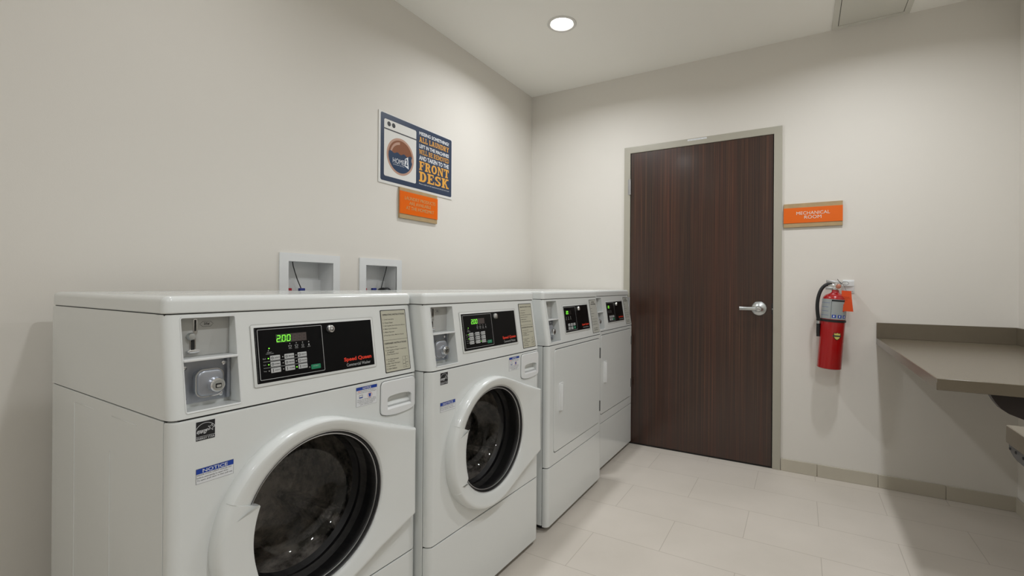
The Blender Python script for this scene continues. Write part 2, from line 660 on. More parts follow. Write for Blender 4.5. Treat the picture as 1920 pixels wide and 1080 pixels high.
hp = empty('ceiling_access_panel', (2.285, -0.21, H))
tag(hp, 'square off-white access panel set in the ceiling against the far wall', 'access panel')
mb = MB()
M_ = Matrix.Translation((-2.285, 0.21, 0))
for a, b in (((2.100, -0.40, -0.006), (2.130, -0.014, 0)), ((2.443, -0.40, -0.006), (2.472, -0.014, 0)),
             ((2.129, -0.044, -0.006), (2.444, -0.014, 0)), ((2.129, -0.40, -0.006), (2.444, -0.372, 0))):
    mb.box(a, b, HATCH, bev=0.0015, M=M_)
mb.build('panel_frame', hp, wn=True)
mb = MB()
mb.box((2.1305, -0.3715, -0.001), (2.4425, -0.0445, 0), GAP, M=M_)
mb.box((2.133, -0.369, -0.0045), (2.440, -0.047, -0.001), HATCH, M=M_)
mb.build('panel_door', hp)

# ------------------------------------------------------------------ laundry machines
FD, ZB, ZP, ZF, ZL, ZT, DL = 0.73, 0.026, 0.302, 0.874, 1.093, 1.131, 0.0335
MW = 0.686
FR = frame((0, 0, 0), (0, 1, 0), (0, 0, 1))                     # flat front: t, z, outwards
FS = frame((0, 0, ZF), (0, 1, 0), (-DL, 0, ZL - ZF))            # slanted control face: t, s, outwards
rot = lambda M, x, y: M @ Matrix.Translation((x, y, 0))


def front_profile(r=0.020, n=5):
    """plan outline of a front panel with rounded corners, x depth / y width"""
    p = [(-0.028, 0.001)]
    for k in range(n + 1):
        a = math.radians(-90 + 90 * k / n)
        p.append((-r + r * math.cos(a), r + 0.001 + r * math.sin(a)))
    for k in range(n + 1):
        a = math.radians(90 * k / n)
        p.append((-r + r * math.cos(a), MW - 0.001 - r + r * math.sin(a)))
    p.append((-0.028, MW - 0.001))
    return p


def shell(root):
    cb = MB()
    cb.box((-FD, 0, ZB + 0.004), (-0.031, MW, ZF - 0.0015), ENAMEL, bev=0.003)
    cab = cb.build('cabinet', root, wn=True)
    c = MB().box((-FD + 0.03, 0.01, 0.32), (0.05, MW - 0.01, ZF - 0.02), GAP)
    cut(cab, c)
    # pressed panel lines on both sides and the dark seams between the panels
    y = 0.0
    for xx, za, zb in ((-0.55, 0.09, 0.842), (-0.31, 0.09, 0.76)):
        MB().box((xx - 0.003, y - 0.0012, za), (xx + 0.003, y + 0.0012, zb), ENAMEL, bev=0.001).build('pressed_line', root)
    for xa, xb in ((-0.545, -0.41), (-0.30, -0.16)):
        MB().box((xa, y - 0.0008, 0.843), (xb, y + 0.0008, 0.8455), ENAMEL, bev=0.0007, seg=1).build('pressed_line', root)
    sm = MB()
    sm.box((-FD + 0.006, 0.003, ZF - 0.006), (-0.022, MW - 0.003, ZF + 0.004), GAP)
    sm.box((-0.024, 0.018, ZF - 0.006), (-0.004, MW - 0.018, ZF + 0.004), GAP)
    sm.box((-FD + 0.006, 0.004, ZL - 0.004), (-DL - 0.006, MW - 0.004, ZL + 0.004), GAP)
    sm.box((-0.034, 0.004, ZP - 0.006), (-0.022, MW - 0.004, ZP + 0.006), GAP)
    sm.box((-0.024, 0.018, ZP - 0.006), (-0.004, MW - 0.018, ZP + 0.006), GAP)
    sm.box((-0.036, 0.004, ZB + 0.01), (-0.026, 0.012, ZF - 0.01), GAP)
    sm.box((-0.036, MW - 0.012, ZB + 0.01), (-0.026, MW - 0.004, ZF - 0.01), GAP)
    sm.build('seams', root)
    pp = front_profile()
    lowp = MB().prism(pp, ZB, ZP - 0.0022, ENAMEL, bev=0.004)
    lowp.build('lower_panel', root, wn=True)
    pan = MB().prism(pp, ZP + 0.0022, ZF - 0.0015, ENAMEL, bev=0.005).build('front_panel', root, wn=True)
    # control housing: side profile swept across, front edges rounded
    t = bmesh.new()
    pr = [(-FD, ZF + 0.0012), (0.0, ZF + 0.0012), (-DL, ZL - 0.001), (-FD, ZL - 0.001)]
    a = [t.verts.new((x, 0.0, z)) for x, z in pr]
    b = [t.verts.new((x, MW, z)) for x, z in pr]
    t.faces.new(a); t.faces.new(b[::-1])
    for i in range(4):
        j = (i + 1) % 4
        t.faces.new((a[i], b[i], b[j], a[j]))
    bmesh.ops.recalc_face_normals(t, faces=t.faces)
    t.verts.ensure_lookup_table()
    ed = [e for e in t.edges if {e.verts[0], e.verts[1]} in ({a[1], a[2]}, {b[1], b[2]})]
    bmesh.ops.bevel(t, geom=ed, offset=0.018, segments=5, profile=0.5, affect='EDGES')
    ed = [e for e in t.edges if abs(e.verts[0].co.z - e.verts[1].co.z) < 1e-4 and min(e.verts[0].co.x, e.verts[1].co.x) > -0.06]
    bmesh.ops.bevel(t, geom=ed, offset=0.003, segments=2, profile=0.5, affect='EDGES')
    hs = MB().add(t, ENAMEL).build('control_housing', root, wn=True)
    # lid with softly rolled edges
    lt = MB()
    lt.box((-FD - 0.002, -0.001, ZL + 0.001), (-DL + 0.004, MW + 0.001, ZT), ENAMEL, bev=0.004, seg=2,
           edges=lambda e: max(v.co.z for v in e.verts) < ZL + 0.01)
    t = bmesh.new()
    lid = MB()
    t = bmesh.new()
    x0, x1, y0, y1 = -FD - 0.002, -DL + 0.004, -0.001, MW + 0.001
    rr = rrect(x0, x1, y0, y1, 0.016, 6)

    def ins(d):
        return rrect(x0 + d, x1 - d, y0 + d, y1 - d, max(0.016 - d, 0.004), 6)
    levels = [(0.002, ZL + 0.001), (0.0, ZL + 0.003), (0.0, ZT - 0.014), (0.0015, ZT - 0.008), (0.005, ZT - 0.003), (0.011, ZT - 0.0003), (0.022, ZT), (0.032, ZT - 0.0012), (0.04, ZT - 0.0016)]
    rings = []
    for d, z in levels:
        rings.append([t.verts.new((x, y, z)) for x, y in ins(d)])
    t.faces.new(rings[0][::-1])
    for a, b in zip(rings, rings[1:]):
        n = len(a)
        for i in range(n):
            t.faces.new((a[i], a[(i + 1) % n], b[(i + 1) % n], b[i]))
    t.faces.new(rings[-1])
    bmesh.ops.recalc_face_normals(t, faces=t.faces)
    lt.bm.free()
    lid.add(t, ENAMEL)
    lid.build('lid', root, wn=True)
    for yy in (0.05, MW - 0.05):
        for xx in (-0.06, -FD + 0.06):
            MB().lathe([(0, 0), (0.018, 0), (0.018, 0.012), (0.008, 0.014), (0.008, ZB + 0.006), (0, ZB + 0.006)], BLACKRUB,
                       Matrix.Translation((xx, yy, 0)), 20).build('foot', root)
    MB().box((-0.05, 0.03, 0.008), (-0.04, MW - 0.03, ZB + 0.004), GAP).build('toe_plate', root)
    return cab, pan, hs


def coin_unit(root, hs):
    XB = -0.058
    t = bmesh.new()
    q = [(0.030, 0.013), (0.138, 0.013), (0.138, 0.212), (0.030, 0.212)]
    fr = [t.verts.new(FS @ V3((a, b, 0.02))) for a, b in q]
    bk = [t.verts.new((XB, a, (FS @ V3((a, b, 0))).z)) for a, b in q]
    t.faces.new(fr); t.faces.new(bk[::-1])
    for i in range(4):
        j = (i + 1) % 4
        t.faces.new((fr[i], bk[i], bk[j], fr[j]))
    bmesh.ops.recalc_face_normals(t, faces=t.faces)
    cut(hs, MB().add(t, ENAMEL))
    # raised rim round the recess
    rim = MB()
    rim.tube([FS @ V3((a, b, 0.0005)) for a, b in rrect(0.0295, 0.1385, 0.0125, 0.2125, 0.004, 4)], 0.0014, PLASTIC, n=6, closed=True)
    rim.build('recess_rim', hs)
    MK = MK0 = frame((XB, 0, ZF), (0, 1, 0), (0, 0, 1))
    # grey painted coin slide plate above the dividing shelf
    cs = MB()
    cs.box((0.031, 0.124, 0.0), (0.137, 0.210, 0.002), GREYPAINT, M=MK)
    MK = MK @ Matrix.Translation((0.0145, -0.0015, 0))
    slot = [(0.0512, 0.180), (0.0548, 0.180), (0.0548, 0.205), (0.0512, 0.205)]
    def rim2(pts, h, th, m):
        cs.prism(pts, 0.002, h, m, MK)
    rim2(rrect(0.0490, 0.0575, 0.174, 0.2075, 0.004), 0.0035, 0, CHROME)
    rim2([(0.043, 0.160), (0.050, 0.160), (0.057, 0.176), (0.050, 0.180)], 0.0036, 0, CHROME)
    cs.box((0.0515, 0.180, 0.0035), (0.0548, 0.2045, 0.0042), GAP, M=MK)
    rim2(rrect(0.0425, 0.0545, 0.136, 0.164, 0.002), 0.0035, 0, CHROME)
    cs.box((0.0450, 0.139, 0.0035), (0.0520, 0.161, 0.0042), GAP, M=MK)
    cs.lathe([(0, 0.002), (0.0085, 0.002), (0.0085, 0.008), (0.0065, 0.011), (0, 0.0115)], SATIN, rot(MK, 0.0445, 0.169), 24)
    cs.prism(circ(0.048, 0.1365, 0.0125, 24, 0.004), 0.002, 0.011, CHROME, MK, bev=0.001)
    hexa = lambda d: [(0.062 + d, 0.1945), (0.068 + d * .6, 0.2005 - d), (0.084 - d * .6, 0.2005 - d), (0.090 - d, 0.1945), (0.084 - d * .6, 0.1885 + d), (0.068 + d * .6, 0.1885 + d)]
    cs.ringflat(hexa(0), hexa(0.0006), 0.0022, PRINTBLACK, MK)
    cs.text('25¢', 0.0705, 0.082, 0.1915, 0.1975, 0.0023, PRINTBLACK, MK, bold=0.03)
    MK = MK0
    cs.build('coin_slide', root)
    MB().box((0.0302, 0.1175, 0.001), (0.1378, 0.1225, 0.0445), PLASTIC, bev=0.001, M=MK).build('divider_shelf', hs)
    # locked coin box below
    cbx = MB()
    cbx.box((0.031, 0.020, 0.0), (0.137, 0.117, 0.002), ZINC, M=MK)
    cbx.box((0.130, 0.022, 0.002), (0.1365, 0.116, 0.012), ZINC, bev=0.001, M=MK)
    for a, b in ((0.046, 0.100), (0.127, 0.102), (0.121, 0.032), (0.046, 0.030)):
        cbx.lathe([(0, 0.002), (0.0062, 0.002), (0.0058, 0.005), (0.003, 0.0068), (0, 0.007)], CHROME, rot(MK, a, b), 18)
    cb_ = cbx.build('coin_box_plate', root)
    MK = MK0 @ Matrix.Translation((0.020, -0.007, 0))
    dr = MB()
    dr.prism(rrect(0.043, 0.097, 0.041, 0.100, 0.016, 6), 0.002, 0.026, ZINC, MK, bev=0.006, seg=3)
    dr.tube([MK @ V3((a, b, 0.020)) for a, b in rrect(0.0425, 0.0975, 0.0405, 0.1005, 0.016, 6)], 0.0016, CHROME, n=6, closed=True)
    d_ = dr.build('coin_drawer', cb_)
    lk = MB()
    lk.lathe([(0.0, 0.024), (0.0165, 0.024), (0.0165, 0.030), (0.015, 0.033), (0.015, 0.039), (0.013, 0.041), (0.0, 0.041)], CHROME, rot(MK, 0.078, 0.066), 32)
    lk.prism(circ(0.0, 0.0, 0.0115, 24), 0.041, 0.0418, SATIN, rot(MK, 0.078, 0.066))
    lk.prism(rrect(-0.006, 0.006, -0.006, 0.004, 0.0015), 0.0418, 0.0424, GAP, rot(MK, 0.078, 0.066))
    lk.prism(rrect(-0.0045, 0.0045, -0.0042, 0.0012, 0.0015), 0.0424, 0.0434, CHROME, rot(MK, 0.078, 0.066))
    lk.build('coin_lock', cb_)


SEG = {'0': 'abcdef', '2': 'abged', '8': 'abcdefg'}


def digit(mb, ch, x, y, w_, h_, th, hgt, m, M, sh=0.1):
    S_ = {'a': (0, 1, 1, 1), 'b': (1, .5, 1, 1), 'c': (1, 0, 1, .5), 'd': (0, 0, 1, 0), 'e': (0, 0, 0, .5), 'f': (0, .5, 0, 1), 'g': (0, .5, 1, .5)}
    for k in SEG[ch]:
        a, b, c_, d = S_[k]
        X0, Y0, X1, Y1 = x + a * w_, y + b * h_, x + c_ * w_, y + d * h_
        if Y0 == Y1:
            p = [(X0 + th * .3, Y0 - th / 2), (X1 - th * .3, Y0 - th / 2), (X1 - th * .3, Y0 + th / 2), (X0 + th * .3, Y0 + th / 2)]
        else:
            p = [(X0 - th / 2, Y0 + th * .4), (X0 + th / 2, Y0 + th * .4), (X0 + th / 2, Y1 - th * .4), (X0 - th / 2, Y1 - th * .4)]
        mb.flat([(u + (v - y) * sh, v) for u, v in p], hgt, m, M)


def control_panel(root, kind):
    """black membrane panel in a pale bezel"""
    L = 0.169 if kind == 'washer' else 0.196
    bz = MB()
    bz.prism(rrect(L, 0.524, 0.040, 0.188, 0.004), -0.001, 0.0022, ENAMEL, FS, bev=0.0012)
    bz.tube([FS @ V3((a, b, 0.0015)) for a, b in rrect(L + 0.0004, 0.5236, 0.0404, 0.1876, 0.004)], 0.0009, GREYPAINT, n=6, closed=True)
    z = bz.build('bezel', root)
    pn = MB()
    l2 = L + 0.0075
    pn.prism(rrect(l2, 0.5165, 0.0475, 0.1805, 0.0015), 0.0015, 0.0028, BLACK, FS, bev=0.0004, seg=1)
    h = 0.0029
    p = pn.build('control_panel', root)
    le = MB()
    if kind == 'washer':
        outline(le, 0.1835, 0.3535, 0.0545, 0.1755, 0.003, 0.0011, h, PRINTGREY, FS)
        outline(le, 0.1785, 0.1790, 0.05, 0.178, 0.0002, 0.0001, h, PRINTGREY, FS)
    else:
        outline(le, 0.206, 0.348, 0.0545, 0.1755, 0.003, 0.0011, h, PRINTGREY, FS)
    le.text('Speed Queen', 0.414, 0.507, 0.0655, 0.0795, h, RED, FS, bold=0.035)
    le.text('Commercial Washer' if kind == 'washer' else 'Commercial Dryer', 0.421, 0.502, 0.054, 0.0625, h, PRINTGREY, FS)
    if kind == 'washer':
        for k, (n_, c_) in enumerate((('WASH', 0.262), ('RINSE', 0.279), ('SPIN', 0.296), ('DOOR', 0.313))):
            le.flat(circ(c_, 0.1352, 0.0014, 10), h, GREYPAINT, FS)
            if k < 2:
                le.ringflat([(c_ - 0.0045, 0.1305), (c_ + 0.0045, 0.1305), (c_ + 0.003, 0.1255), (c_ - 0.003, 0.1255)],
                            [(c_ - 0.0035, 0.1297), (c_ + 0.0035, 0.1297), (c_ + 0.0024, 0.1262), (c_ - 0.0024, 0.1262)], h, PRINTGREY, FS)
            elif k == 2:
                le.ringflat(circ(c_, 0.128, 0.003, 14), circ(c_, 0.128, 0.0023, 14), h, PRINTGREY, FS)
            else:
                le.flat([(c_ - 0.0016, 0.1255), (c_ + 0.0016, 0.1255), (c_ + 0.0016, 0.128), (c_, 0.131), (c_ - 0.0016, 0.128)], h, PRINTGREY, FS)
            le.text(n_, c_ - 0.0042, c_ + 0.0042, 0.1215, 0.1237, h, PRINTGREY, FS)
        le.text('INSERT', 0.2035, 0.2155, 0.1178, 0.1198, h, PRINTGREY, FS)
        le.text('COINS/CARD', 0.2005, 0.2195, 0.1145, 0.1165, h, PRINTGREY, FS)
        le.flat([(0.205, 0.122), (0.2085, 0.1255), (0.2075, 0.122)], h, PRINTGREY, FS)
        rows = (0.1045, 0.0895, 0.0745)
        for r_, n_ in zip(rows, ('Soil', 'Cycle', 'Temp')):
            le.text(n_, 0.1925, 0.1995, r_ - 0.0015, r_ + 0.0015, h, PRINTGREY, FS)
        for yy in (0.0970, 0.0820):
            le.flat([(0.193, yy), (0.305, yy), (0.305, yy + 0.0006), (0.193, yy + 0.0006)], h, PRINTGREY, FS)
        le.build('lettering', p)
        ds = MB()
        ds.prism(rrect(0.228, 0.308, 0.1395, 0.1605, 0.001), 0.0025, 0.0030, LEDDIM, FS)
        ds.flat([(0.2285, 0.140), (0.2665, 0.140), (0.2665, 0.160), (0.2285, 0.160)], 0.0031, LEDBACK, FS)
        for k, ch in enumerate('200'):
            digit(ds, ch, (0.2293, 0.2425, 0.2552)[k], 0.1425, 0.0078, 0.0148, 0.0014, 0.0033, LEDG, FS)
        ds.flat(circ(0.2398, 0.1424, 0.0010, 8), 0.0033, LEDG, FS)
        for k in range(3):
            digit(ds, '8', 0.271 + k * 0.0125, 0.1425, 0.0085, 0.0145, 0.0012, 0.0032, BROWN if False else GREYDIM, FS)
        ds.build('display', p)
        names = (('LIGHT', 'MEDIUM', 'HEAVY'), ('NORMAL', 'PERM PRESS', 'DELICATES'), ('HOT', 'WARM', 'COLD'))
        for i, r_ in enumerate(rows):
            for j, (a, b) in enumerate(((0.2100, 0.2345), (0.2455, 0.2705), (0.2800, 0.3045))):
                bt = MB()
                bt.prism(rrect(a, b, r_ - 0.0058, r_ + 0.0058, 0.0015), 0.0026, 0.0034, PRINTGREY, FS, bev=0.0004, seg=1)
                bt.text(names[i][j], a + 0.010, b - 0.0015, r_ - 0.0014, r_ + 0.0014, 0.0036, PRINTBLACK, FS, bold=0.02)
                if i < 2:
                    bt.ringflat(circ(a + 0.005, r_, 0.003, 12), circ(a + 0.005, r_, 0.0018, 12), 0.0036, PRINTBLACK, FS)
                else:
                    bt.flat([(a + 0.0042, r_ - 0.0038), (a + 0.0058, r_ - 0.0038), (a + 0.0058, r_ + 0.0038), (a + 0.0042, r_ + 0.0038)], 0.0036, PRINTBLACK, FS)
                bt.build('button', p)
                lit = (i, j) in ((0, 0), (1, 0), (2, 2))
                MB().prism(circ(a - 0.0045, r_, 0.0014, 12), 0.0026, 0.0034, LEDG if lit else GREYPAINT, FS).build('indicator_light', p)
        gx = (0.3145, 0.3415, 0.0625, 0.0745)
        MB().prism(circ(0.2090, 0.1285, 0.0014, 12), 0.0026, 0.0034, LEDG, FS).build('indicator_light', p)
        MB().prism(circ(0.3100, 0.0690, 0.0014, 12), 0.0026, 0.0034, GREYPAINT, FS).build('indicator_light', p)
    else:
        for k in range(3):
            c_ = 0.226 + 0.026 * k
            le.flat([(c_ - 0.001, 0.116), (c_ + 0.001, 0.116), (c_ + 0.001, 0.127), (c_ - 0.001, 0.127)], h, PRINTGREY, FS)
            le.text(('HEAT', 'COOL', 'DOOR')[k], c_ - 0.006, c_ + 0.006, 0.110, 0.1135, h, PRINTGREY, FS)
        le.build('lettering', p)
        ds = MB()
        ds.prism(rrect(0.226, 0.292, 0.137, 0.158, 0.001), 0.0025, 0.0030, LEDDIM2, FS)
        ds.flat([(0.2265, 0.1375), (0.2565, 0.1375), (0.2565, 0.1575), (0.2265, 0.1575)], 0.0031, LEDBACK, FS)
        for k, ch in enumerate('20'):
            digit(ds, ch, 0.2305 + k * 0.0135, 0.1405, 0.009, 0.0140, 0.0022, 0.0033, LEDG, FS)
        ds.build('display', p)
        for i, r_ in enumerate((0.0835, 0.0665)):
            for j in range(3):
                a = 0.2375 + j * 0.0325
                last = i == 1 and j == 2
                bt = MB()
                bt.prism(rrect(a, a + 0.0245, r_ - 0.0065, r_ + 0.0065, 0.0015), 0.0026, 0.0034, GREENBTN if last else PRINTGREY, FS, bev=0.0004, seg=1)
                if not last:
                    bt.text((('HIGH', 'MED', 'LOW'), ('DELICATE', 'NO HEAT', ''))[i][j], a + 0.003, a + 0.0215, r_ - 0.002, r_ + 0.002, 0.0036, PRINTBLACK, FS, bold=0.03)
                else:
                    bt.text('START', a + 0.004, a + 0.0205, r_ - 0.002, r_ + 0.002, 0.0036, PRINTGREY, FS)
                bt.build('start_button' if last else 'button', p)
        gx = None
    if gx:
        bt = MB()
        bt.prism(rrect(*gx, 0.0015), 0.0026, 0.0034, GREENBTN, FS, bev=0.0004, seg=1)
        bt.text('START', gx[0] + 0.006, gx[1] - 0.006, 0.0685, 0.0715, 0.0036, PRINTGREY, FS)
        tag(bt.build('start_button', p), 'green start button')
    kl = MB()
    MKL = rot(FS, 0.3765 if kind == 'washer' else 0.386, 0.163)
    kl.lathe([(0, 0.002), (0.0115, 0.002), (0.0118, 0.006), (0.0105, 0.009), (0.0095, 0.013), (0.007, 0.0145), (0.0, 0.0145)], CHROME, MKL, 28)
    kl.ringflat(circ(0, 0, 0.0055, 20), circ(0, 0, 0.0040, 20), 0.0148, GAP, MKL)
    kl.build('key_lock', root)
    # instruction plate
    ip = MB()
    a, b = 0.556, 0.658
    ip.prism(rrect(a, b, 0.014, 0.207, 0.003), -0.0005, 0.0010, PRINTBLACK, FS)
    ip.prism(rrect(a + 0.0024, b - 0.0024, 0.0164, 0.2046, 0.002), 0.0008, 0.0013, BEIGE if kind == 'washer' else LABELGREY, FS)
    io = ip.build('instruction_plate', root)
    h = 0.0014
    tx = MB()
    if kind == 'washer':
        tx.text('OPERATING INSTRUCTIONS', a + 0.007, b - 0.006, 0.1895, 0.1945, h, PRINTBLACK, FS, bold=0.03)
        L1 = (('1. Load Laundry', .045), ('2. Close Door', .040), ('3. Add Supplies (See Instructions Below)', .088), ('4. Make Cycle Selection', .056), ('5. Make Payment', .043), ('6. Press Start (Door Must be Closed)', .080))
        for k, (s_, w_) in enumerate(L1):
            y_ = 0.1745 - k * 0.0098
            tx.text(s_, a + 0.006, a + 0.006 + w_, y_, y_ + 0.0046, h, PRINTBLACK, FS, bold=0.012)
        tx.flat([(a + 0.002, 0.1125), (b - 0.002, 0.1125), (b - 0.002, 0.1133), (a + 0.002, 0.1133)], h, PRINTBLACK, FS)
        tx.text('DISPENSER INSTRUCTIONS', a + 0.006, b - 0.008, 0.1005, 0.1055, h, PRINTBLACK, FS, bold=0.03)
        L2 = (('1. Open Dispenser Door', .050, 0), ('2. Load Supplies in Proper Compartment', .086, 0), ('as indicated', .028, .006), ('3. Close Dispenser Door', .052, 0),
              ('A. Pre-Wash Detergent', .050, 0), ('(if Offered)', .025, .007), ('B. Main Wash Detergent', .054, 0), ('C. Liquid Bleach', .036, 0), ('D. Fabric Softener', .040, 0))
        ys = (0.088, 0.0795, 0.0735, 0.0665, 0.0515, 0.0455, 0.0385, 0.031, 0.0235)
        for (s_, w_, o_), y_ in zip(L2, ys):
            tx.text(s_, a + 0.006 + o_, a + 0.006 + o_ + w_, y_, y_ + 0.0044, h, PRINTBLACK, FS, bold=0.012)
        for r_ in ((0.071, 0.083, 0.034, 0.057), (0.083, 0.094, 0.038, 0.057), (0.071, 0.083, 0.022, 0.034), (0.083, 0.094, 0.022, 0.038)):
            outline(tx, a + r_[0], a + r_[1], r_[2], r_[3], 0.0008, 0.0006, h, PRINTBLACK, FS)
        for s_, x_, y_ in (('A', 0.087, 0.048), ('B', 0.0755, 0.045), ('C', 0.0755, 0.0265), ('D', 0.087, 0.029)):
            tx.text(s_, a + x_, a + x_ + 0.003, y_ - 0.002, y_ + 0.002, h, PRINTBLACK, FS)
    else:
        tx.text('DRYER', a + 0.030, b - 0.030, 0.1885, 0.1955, h, PRINTBLACK, FS, bold=0.04)
        tx.text('INSTRUCTIONS', a + 0.018, b - 0.016, 0.1765, 0.1835, h, PRINTBLACK, FS, bold=0.04)
        L1 = (('1. Clean Lint', .024), ('2. Load', .022), ('3. Close Door', .046), ('4. Select', .032), ('5. Make Payment to Start Dryer', .086), ('6. Press Start Button', .070), ('7. Door Must be Closed', .074))
        for k, (s_, w_) in enumerate(L1):
            y_ = 0.154 - k * 0.0152
            tx.text(s_, a + 0.006, a + 0.006 + w_, y_, y_ + 0.0046, h, PRINTBLACK, FS, bold=0.015)
            if k > 3:
                tx.flat([(a + 0.002, y_ - 0.004), (b - 0.002, y_ - 0.004), (b - 0.002, y_ - 0.0034), (a + 0.002, y_ - 0.0034)], h, PRINTBLACK, FS)
        tx.text('NO HEAT', a + 0.024, b - 0.022, 0.0385, 0.0435, h, PRINTBLACK, FS, bold=0.03)
        tx.text('REFUNDS', a + 0.024, b - 0.022, 0.0285, 0.0335, h, PRINTBLACK, FS, bold=0.03)
    tx.build('lettering', io)


GREYDIM = mat('unlit_segment', srgb(92, 80, 78), 0.4)
LEDDIM2 = mat('unlit_window', srgb(20, 20, 20), 0.3)


def star_pts(cx, cy, r, ri, rotd=8):
    return [(cx + (r if k % 2 == 0 else ri) * math.sin(math.radians(rotd) + k * PI / 5), cy + (r if k % 2 == 0 else ri) * math.cos(math.radians(rotd) + k * PI / 5)) for k in range(10)]


def washer_labels(pan):
    h = 0.0006
    a, b, c_, d = 0.047, 0.0835, 0.8245, 0.8645
    m = MB()
    m.prism(rrect(a - 0.0006, b + 0.0006, c_ - 0.0006, d + 0.0006, 0.0006), -0.0005, 0.0004, PRINTWHITE, FR)
    m.flat([(a, c_ + 0.0085), (b, c_ + 0.0085), (b, d), (a, d)], h, STAR, FR)
    m.flat([(a, c_), (b, c_), (b, c_ + 0.0078), (a, c_ + 0.0078)], h, STAR, FR)
    arc = [(0.0653 + 0.0205 * math.cos(math.radians(t_)), 0.8405 + 0.0205 * math.sin(math.radians(t_))) for t_ in range(28, 165, 8)]
    arc2 = [(0.0653 + 0.0197 * math.cos(math.radians(t_)), 0.8405 + 0.0197 * math.sin(math.radians(t_))) for t_ in range(28, 165, 8)]
    arc = [(max(a, x), y) for x, y in arc]; arc2 = [(max(a, x), y) for x, y in arc2]
    m.flat(arc + arc2[::-1], h + 0.0003, PRINTWHITE, FR)
    sp = star_pts(0.0762, 0.8482, 0.0078, 0.0034, 12); sq = star_pts(0.0762, 0.8482, 0.0060, 0.0026, 12)
    m.ringflat(sp, sq, h + 0.0003, PRINTWHITE, FR)
    # handwriting stroke
    wv = []
    for k in range(61):
        u = k / 60
        wv.append((0.0485 + 0.0255 * u + 0.0012 * math.sin(u * 40), 0.8405 + 0.005 * u + 0.0024 * math.sin(u * 34)))
    lo = [(x, y - 0.0004) for x, y in wv]; hi_ = [(x, y + 0.0004) for x, y in wv]
    for k in range(60):
        m.flat([lo[k], lo[k + 1], hi_[k + 1], hi_[k]], h + 0.0003, PRINTWHITE, FR)
    m.text('energy', 0.0485, 0.0700, 0.8375, 0.8465, h + 0.0004, PRINTWHITE, FR, bold=0.005, shear=0.5)
    m.text('ENERGY STAR', a + 0.0012, b - 0.0012, c_ + 0.002, c_ + 0.0062, h + 0.0003, PRINTWHITE, FR)
    tag(m.build('energy_label', pan), 'small black square sticker with a white star')
    a, b, c_, d = 0.048, 0.1215, 0.7335, 0.7645
    m = MB()
    m.prism(rrect(a - 0.0005, b + 0.0005, c_ - 0.0005, d + 0.0005, 0.0004), -0.0005, 0.0003, PRINTBLACK, FR)
    m.flat([(a, c_), (b, c_), (b, d), (a, d)], 0.0005, PRINTWHITE, FR)
    m.flat([(a, d - 0.0105), (b, d - 0.0105), (b, d), (a, d)], h + 0.0002, BLUE, FR)
    m.text('NOTICE', a + 0.012, b - 0.012, d - 0.009, d - 0.0018, h + 0.0004, PRINTWHITE, FR, bold=0.01)
    for k, (s_, w_) in enumerate((('DOOR LOCK LIGHT must go out', .068), ('before attempting to open door.', .062), ('To open, push door in then pull out.', .070))):
        y_ = d - 0.0155 - k * 0.0055
        m.text(s_, a + 0.0015, a + 0.0015 + w_, y_, y_ + 0.0038, h + 0.0002, PRINTBLACK, FR)
    tag(m.build('notice_label', pan), 'white notice sticker with a blue header')
    a, b, c_, d = 0.448, 0.521, 0.8085, 0.8630
    m = MB()
    m.prism(rrect(a - 0.0004, b + 0.0004, c_ - 0.0004, d + 0.0004, 0.0004), -0.0005, 0.0003, PRINTBLACK, FR)
    m.flat([(a, c_), (b, c_), (b, d), (a, d)], 0.0005, PRINTWHITE, FR)
    m.flat([(a, d - 0.0085), (b, d - 0.0085), (b, d), (a, d)], h + 0.0002, BLUE, FR)
    m.text('NOTICE', a + 0.022, b - 0.022, d - 0.0072, d - 0.0016, h + 0.0004, PRINTWHITE, FR, bold=0.02)
    m.text('Use', a + 0.006, a + 0.014, d - 0.0135, d - 0.0105, h + 0.0002, RED, FR, bold=0.03)
    m.text('High Efficiency HE detergent or', a + 0.015, b - 0.005, d - 0.0135, d - 0.0105, h + 0.0002, PRINTBLACK, FR)
    m.text('recommended low sudsing detergent', a + 0.003, b - 0.003, d - 0.0182, d - 0.0152, h + 0.0002, PRINTBLACK, FR)
    m.ringflat([(a + .010, d - .0225), (a + .022, d - .0225), (a + .022, d - .0315), (a + .010, d - .0315)], [(a + .0108, d - .0233), (a + .0212, d - .0233), (a + .0212, d - .0290), (a + .0108, d - .0290)], h + 0.0002, PRINTBLACK, FR)
    m.flat([(a + .0108, d - .0285), (a + .0212, d - .0285), (a + .0212, d - .0312), (a + .0108, d - .0312)], h + 0.0003, BLUE, FR)
    m.ringflat(circ(a + .047, d - .0272, .0085, 24, .0070), circ(a + .047, d - .0272, .0078, 24, .0063), h + 0.0003, RED, FR)
    m.flat([(a + .0425, d - .0225), (a + .0515, d - .0225), (a + .0500, d - .0322), (a + .0440, d - .0322)], h + 0.0002, BLUE, FR)
    for k, (s_, w_) in enumerate((('If using non HE detergent, reduce', .064), ('detergent by one half to two thirds', .066), ('to prevent excessive sudsing and', .056), ('poor washing results', .044))):
        y_ = d - 0.0378 - k * 0.0046
        m.text(s_, (a + b) / 2 - w_ / 2, (a + b) / 2 + w_ / 2, y_, y_ + 0.0030, h + 0.0002, PRINTBLACK, FR)
    tag(m.build('detergent_label', pan), 'white detergent notice sticker with a blue header')


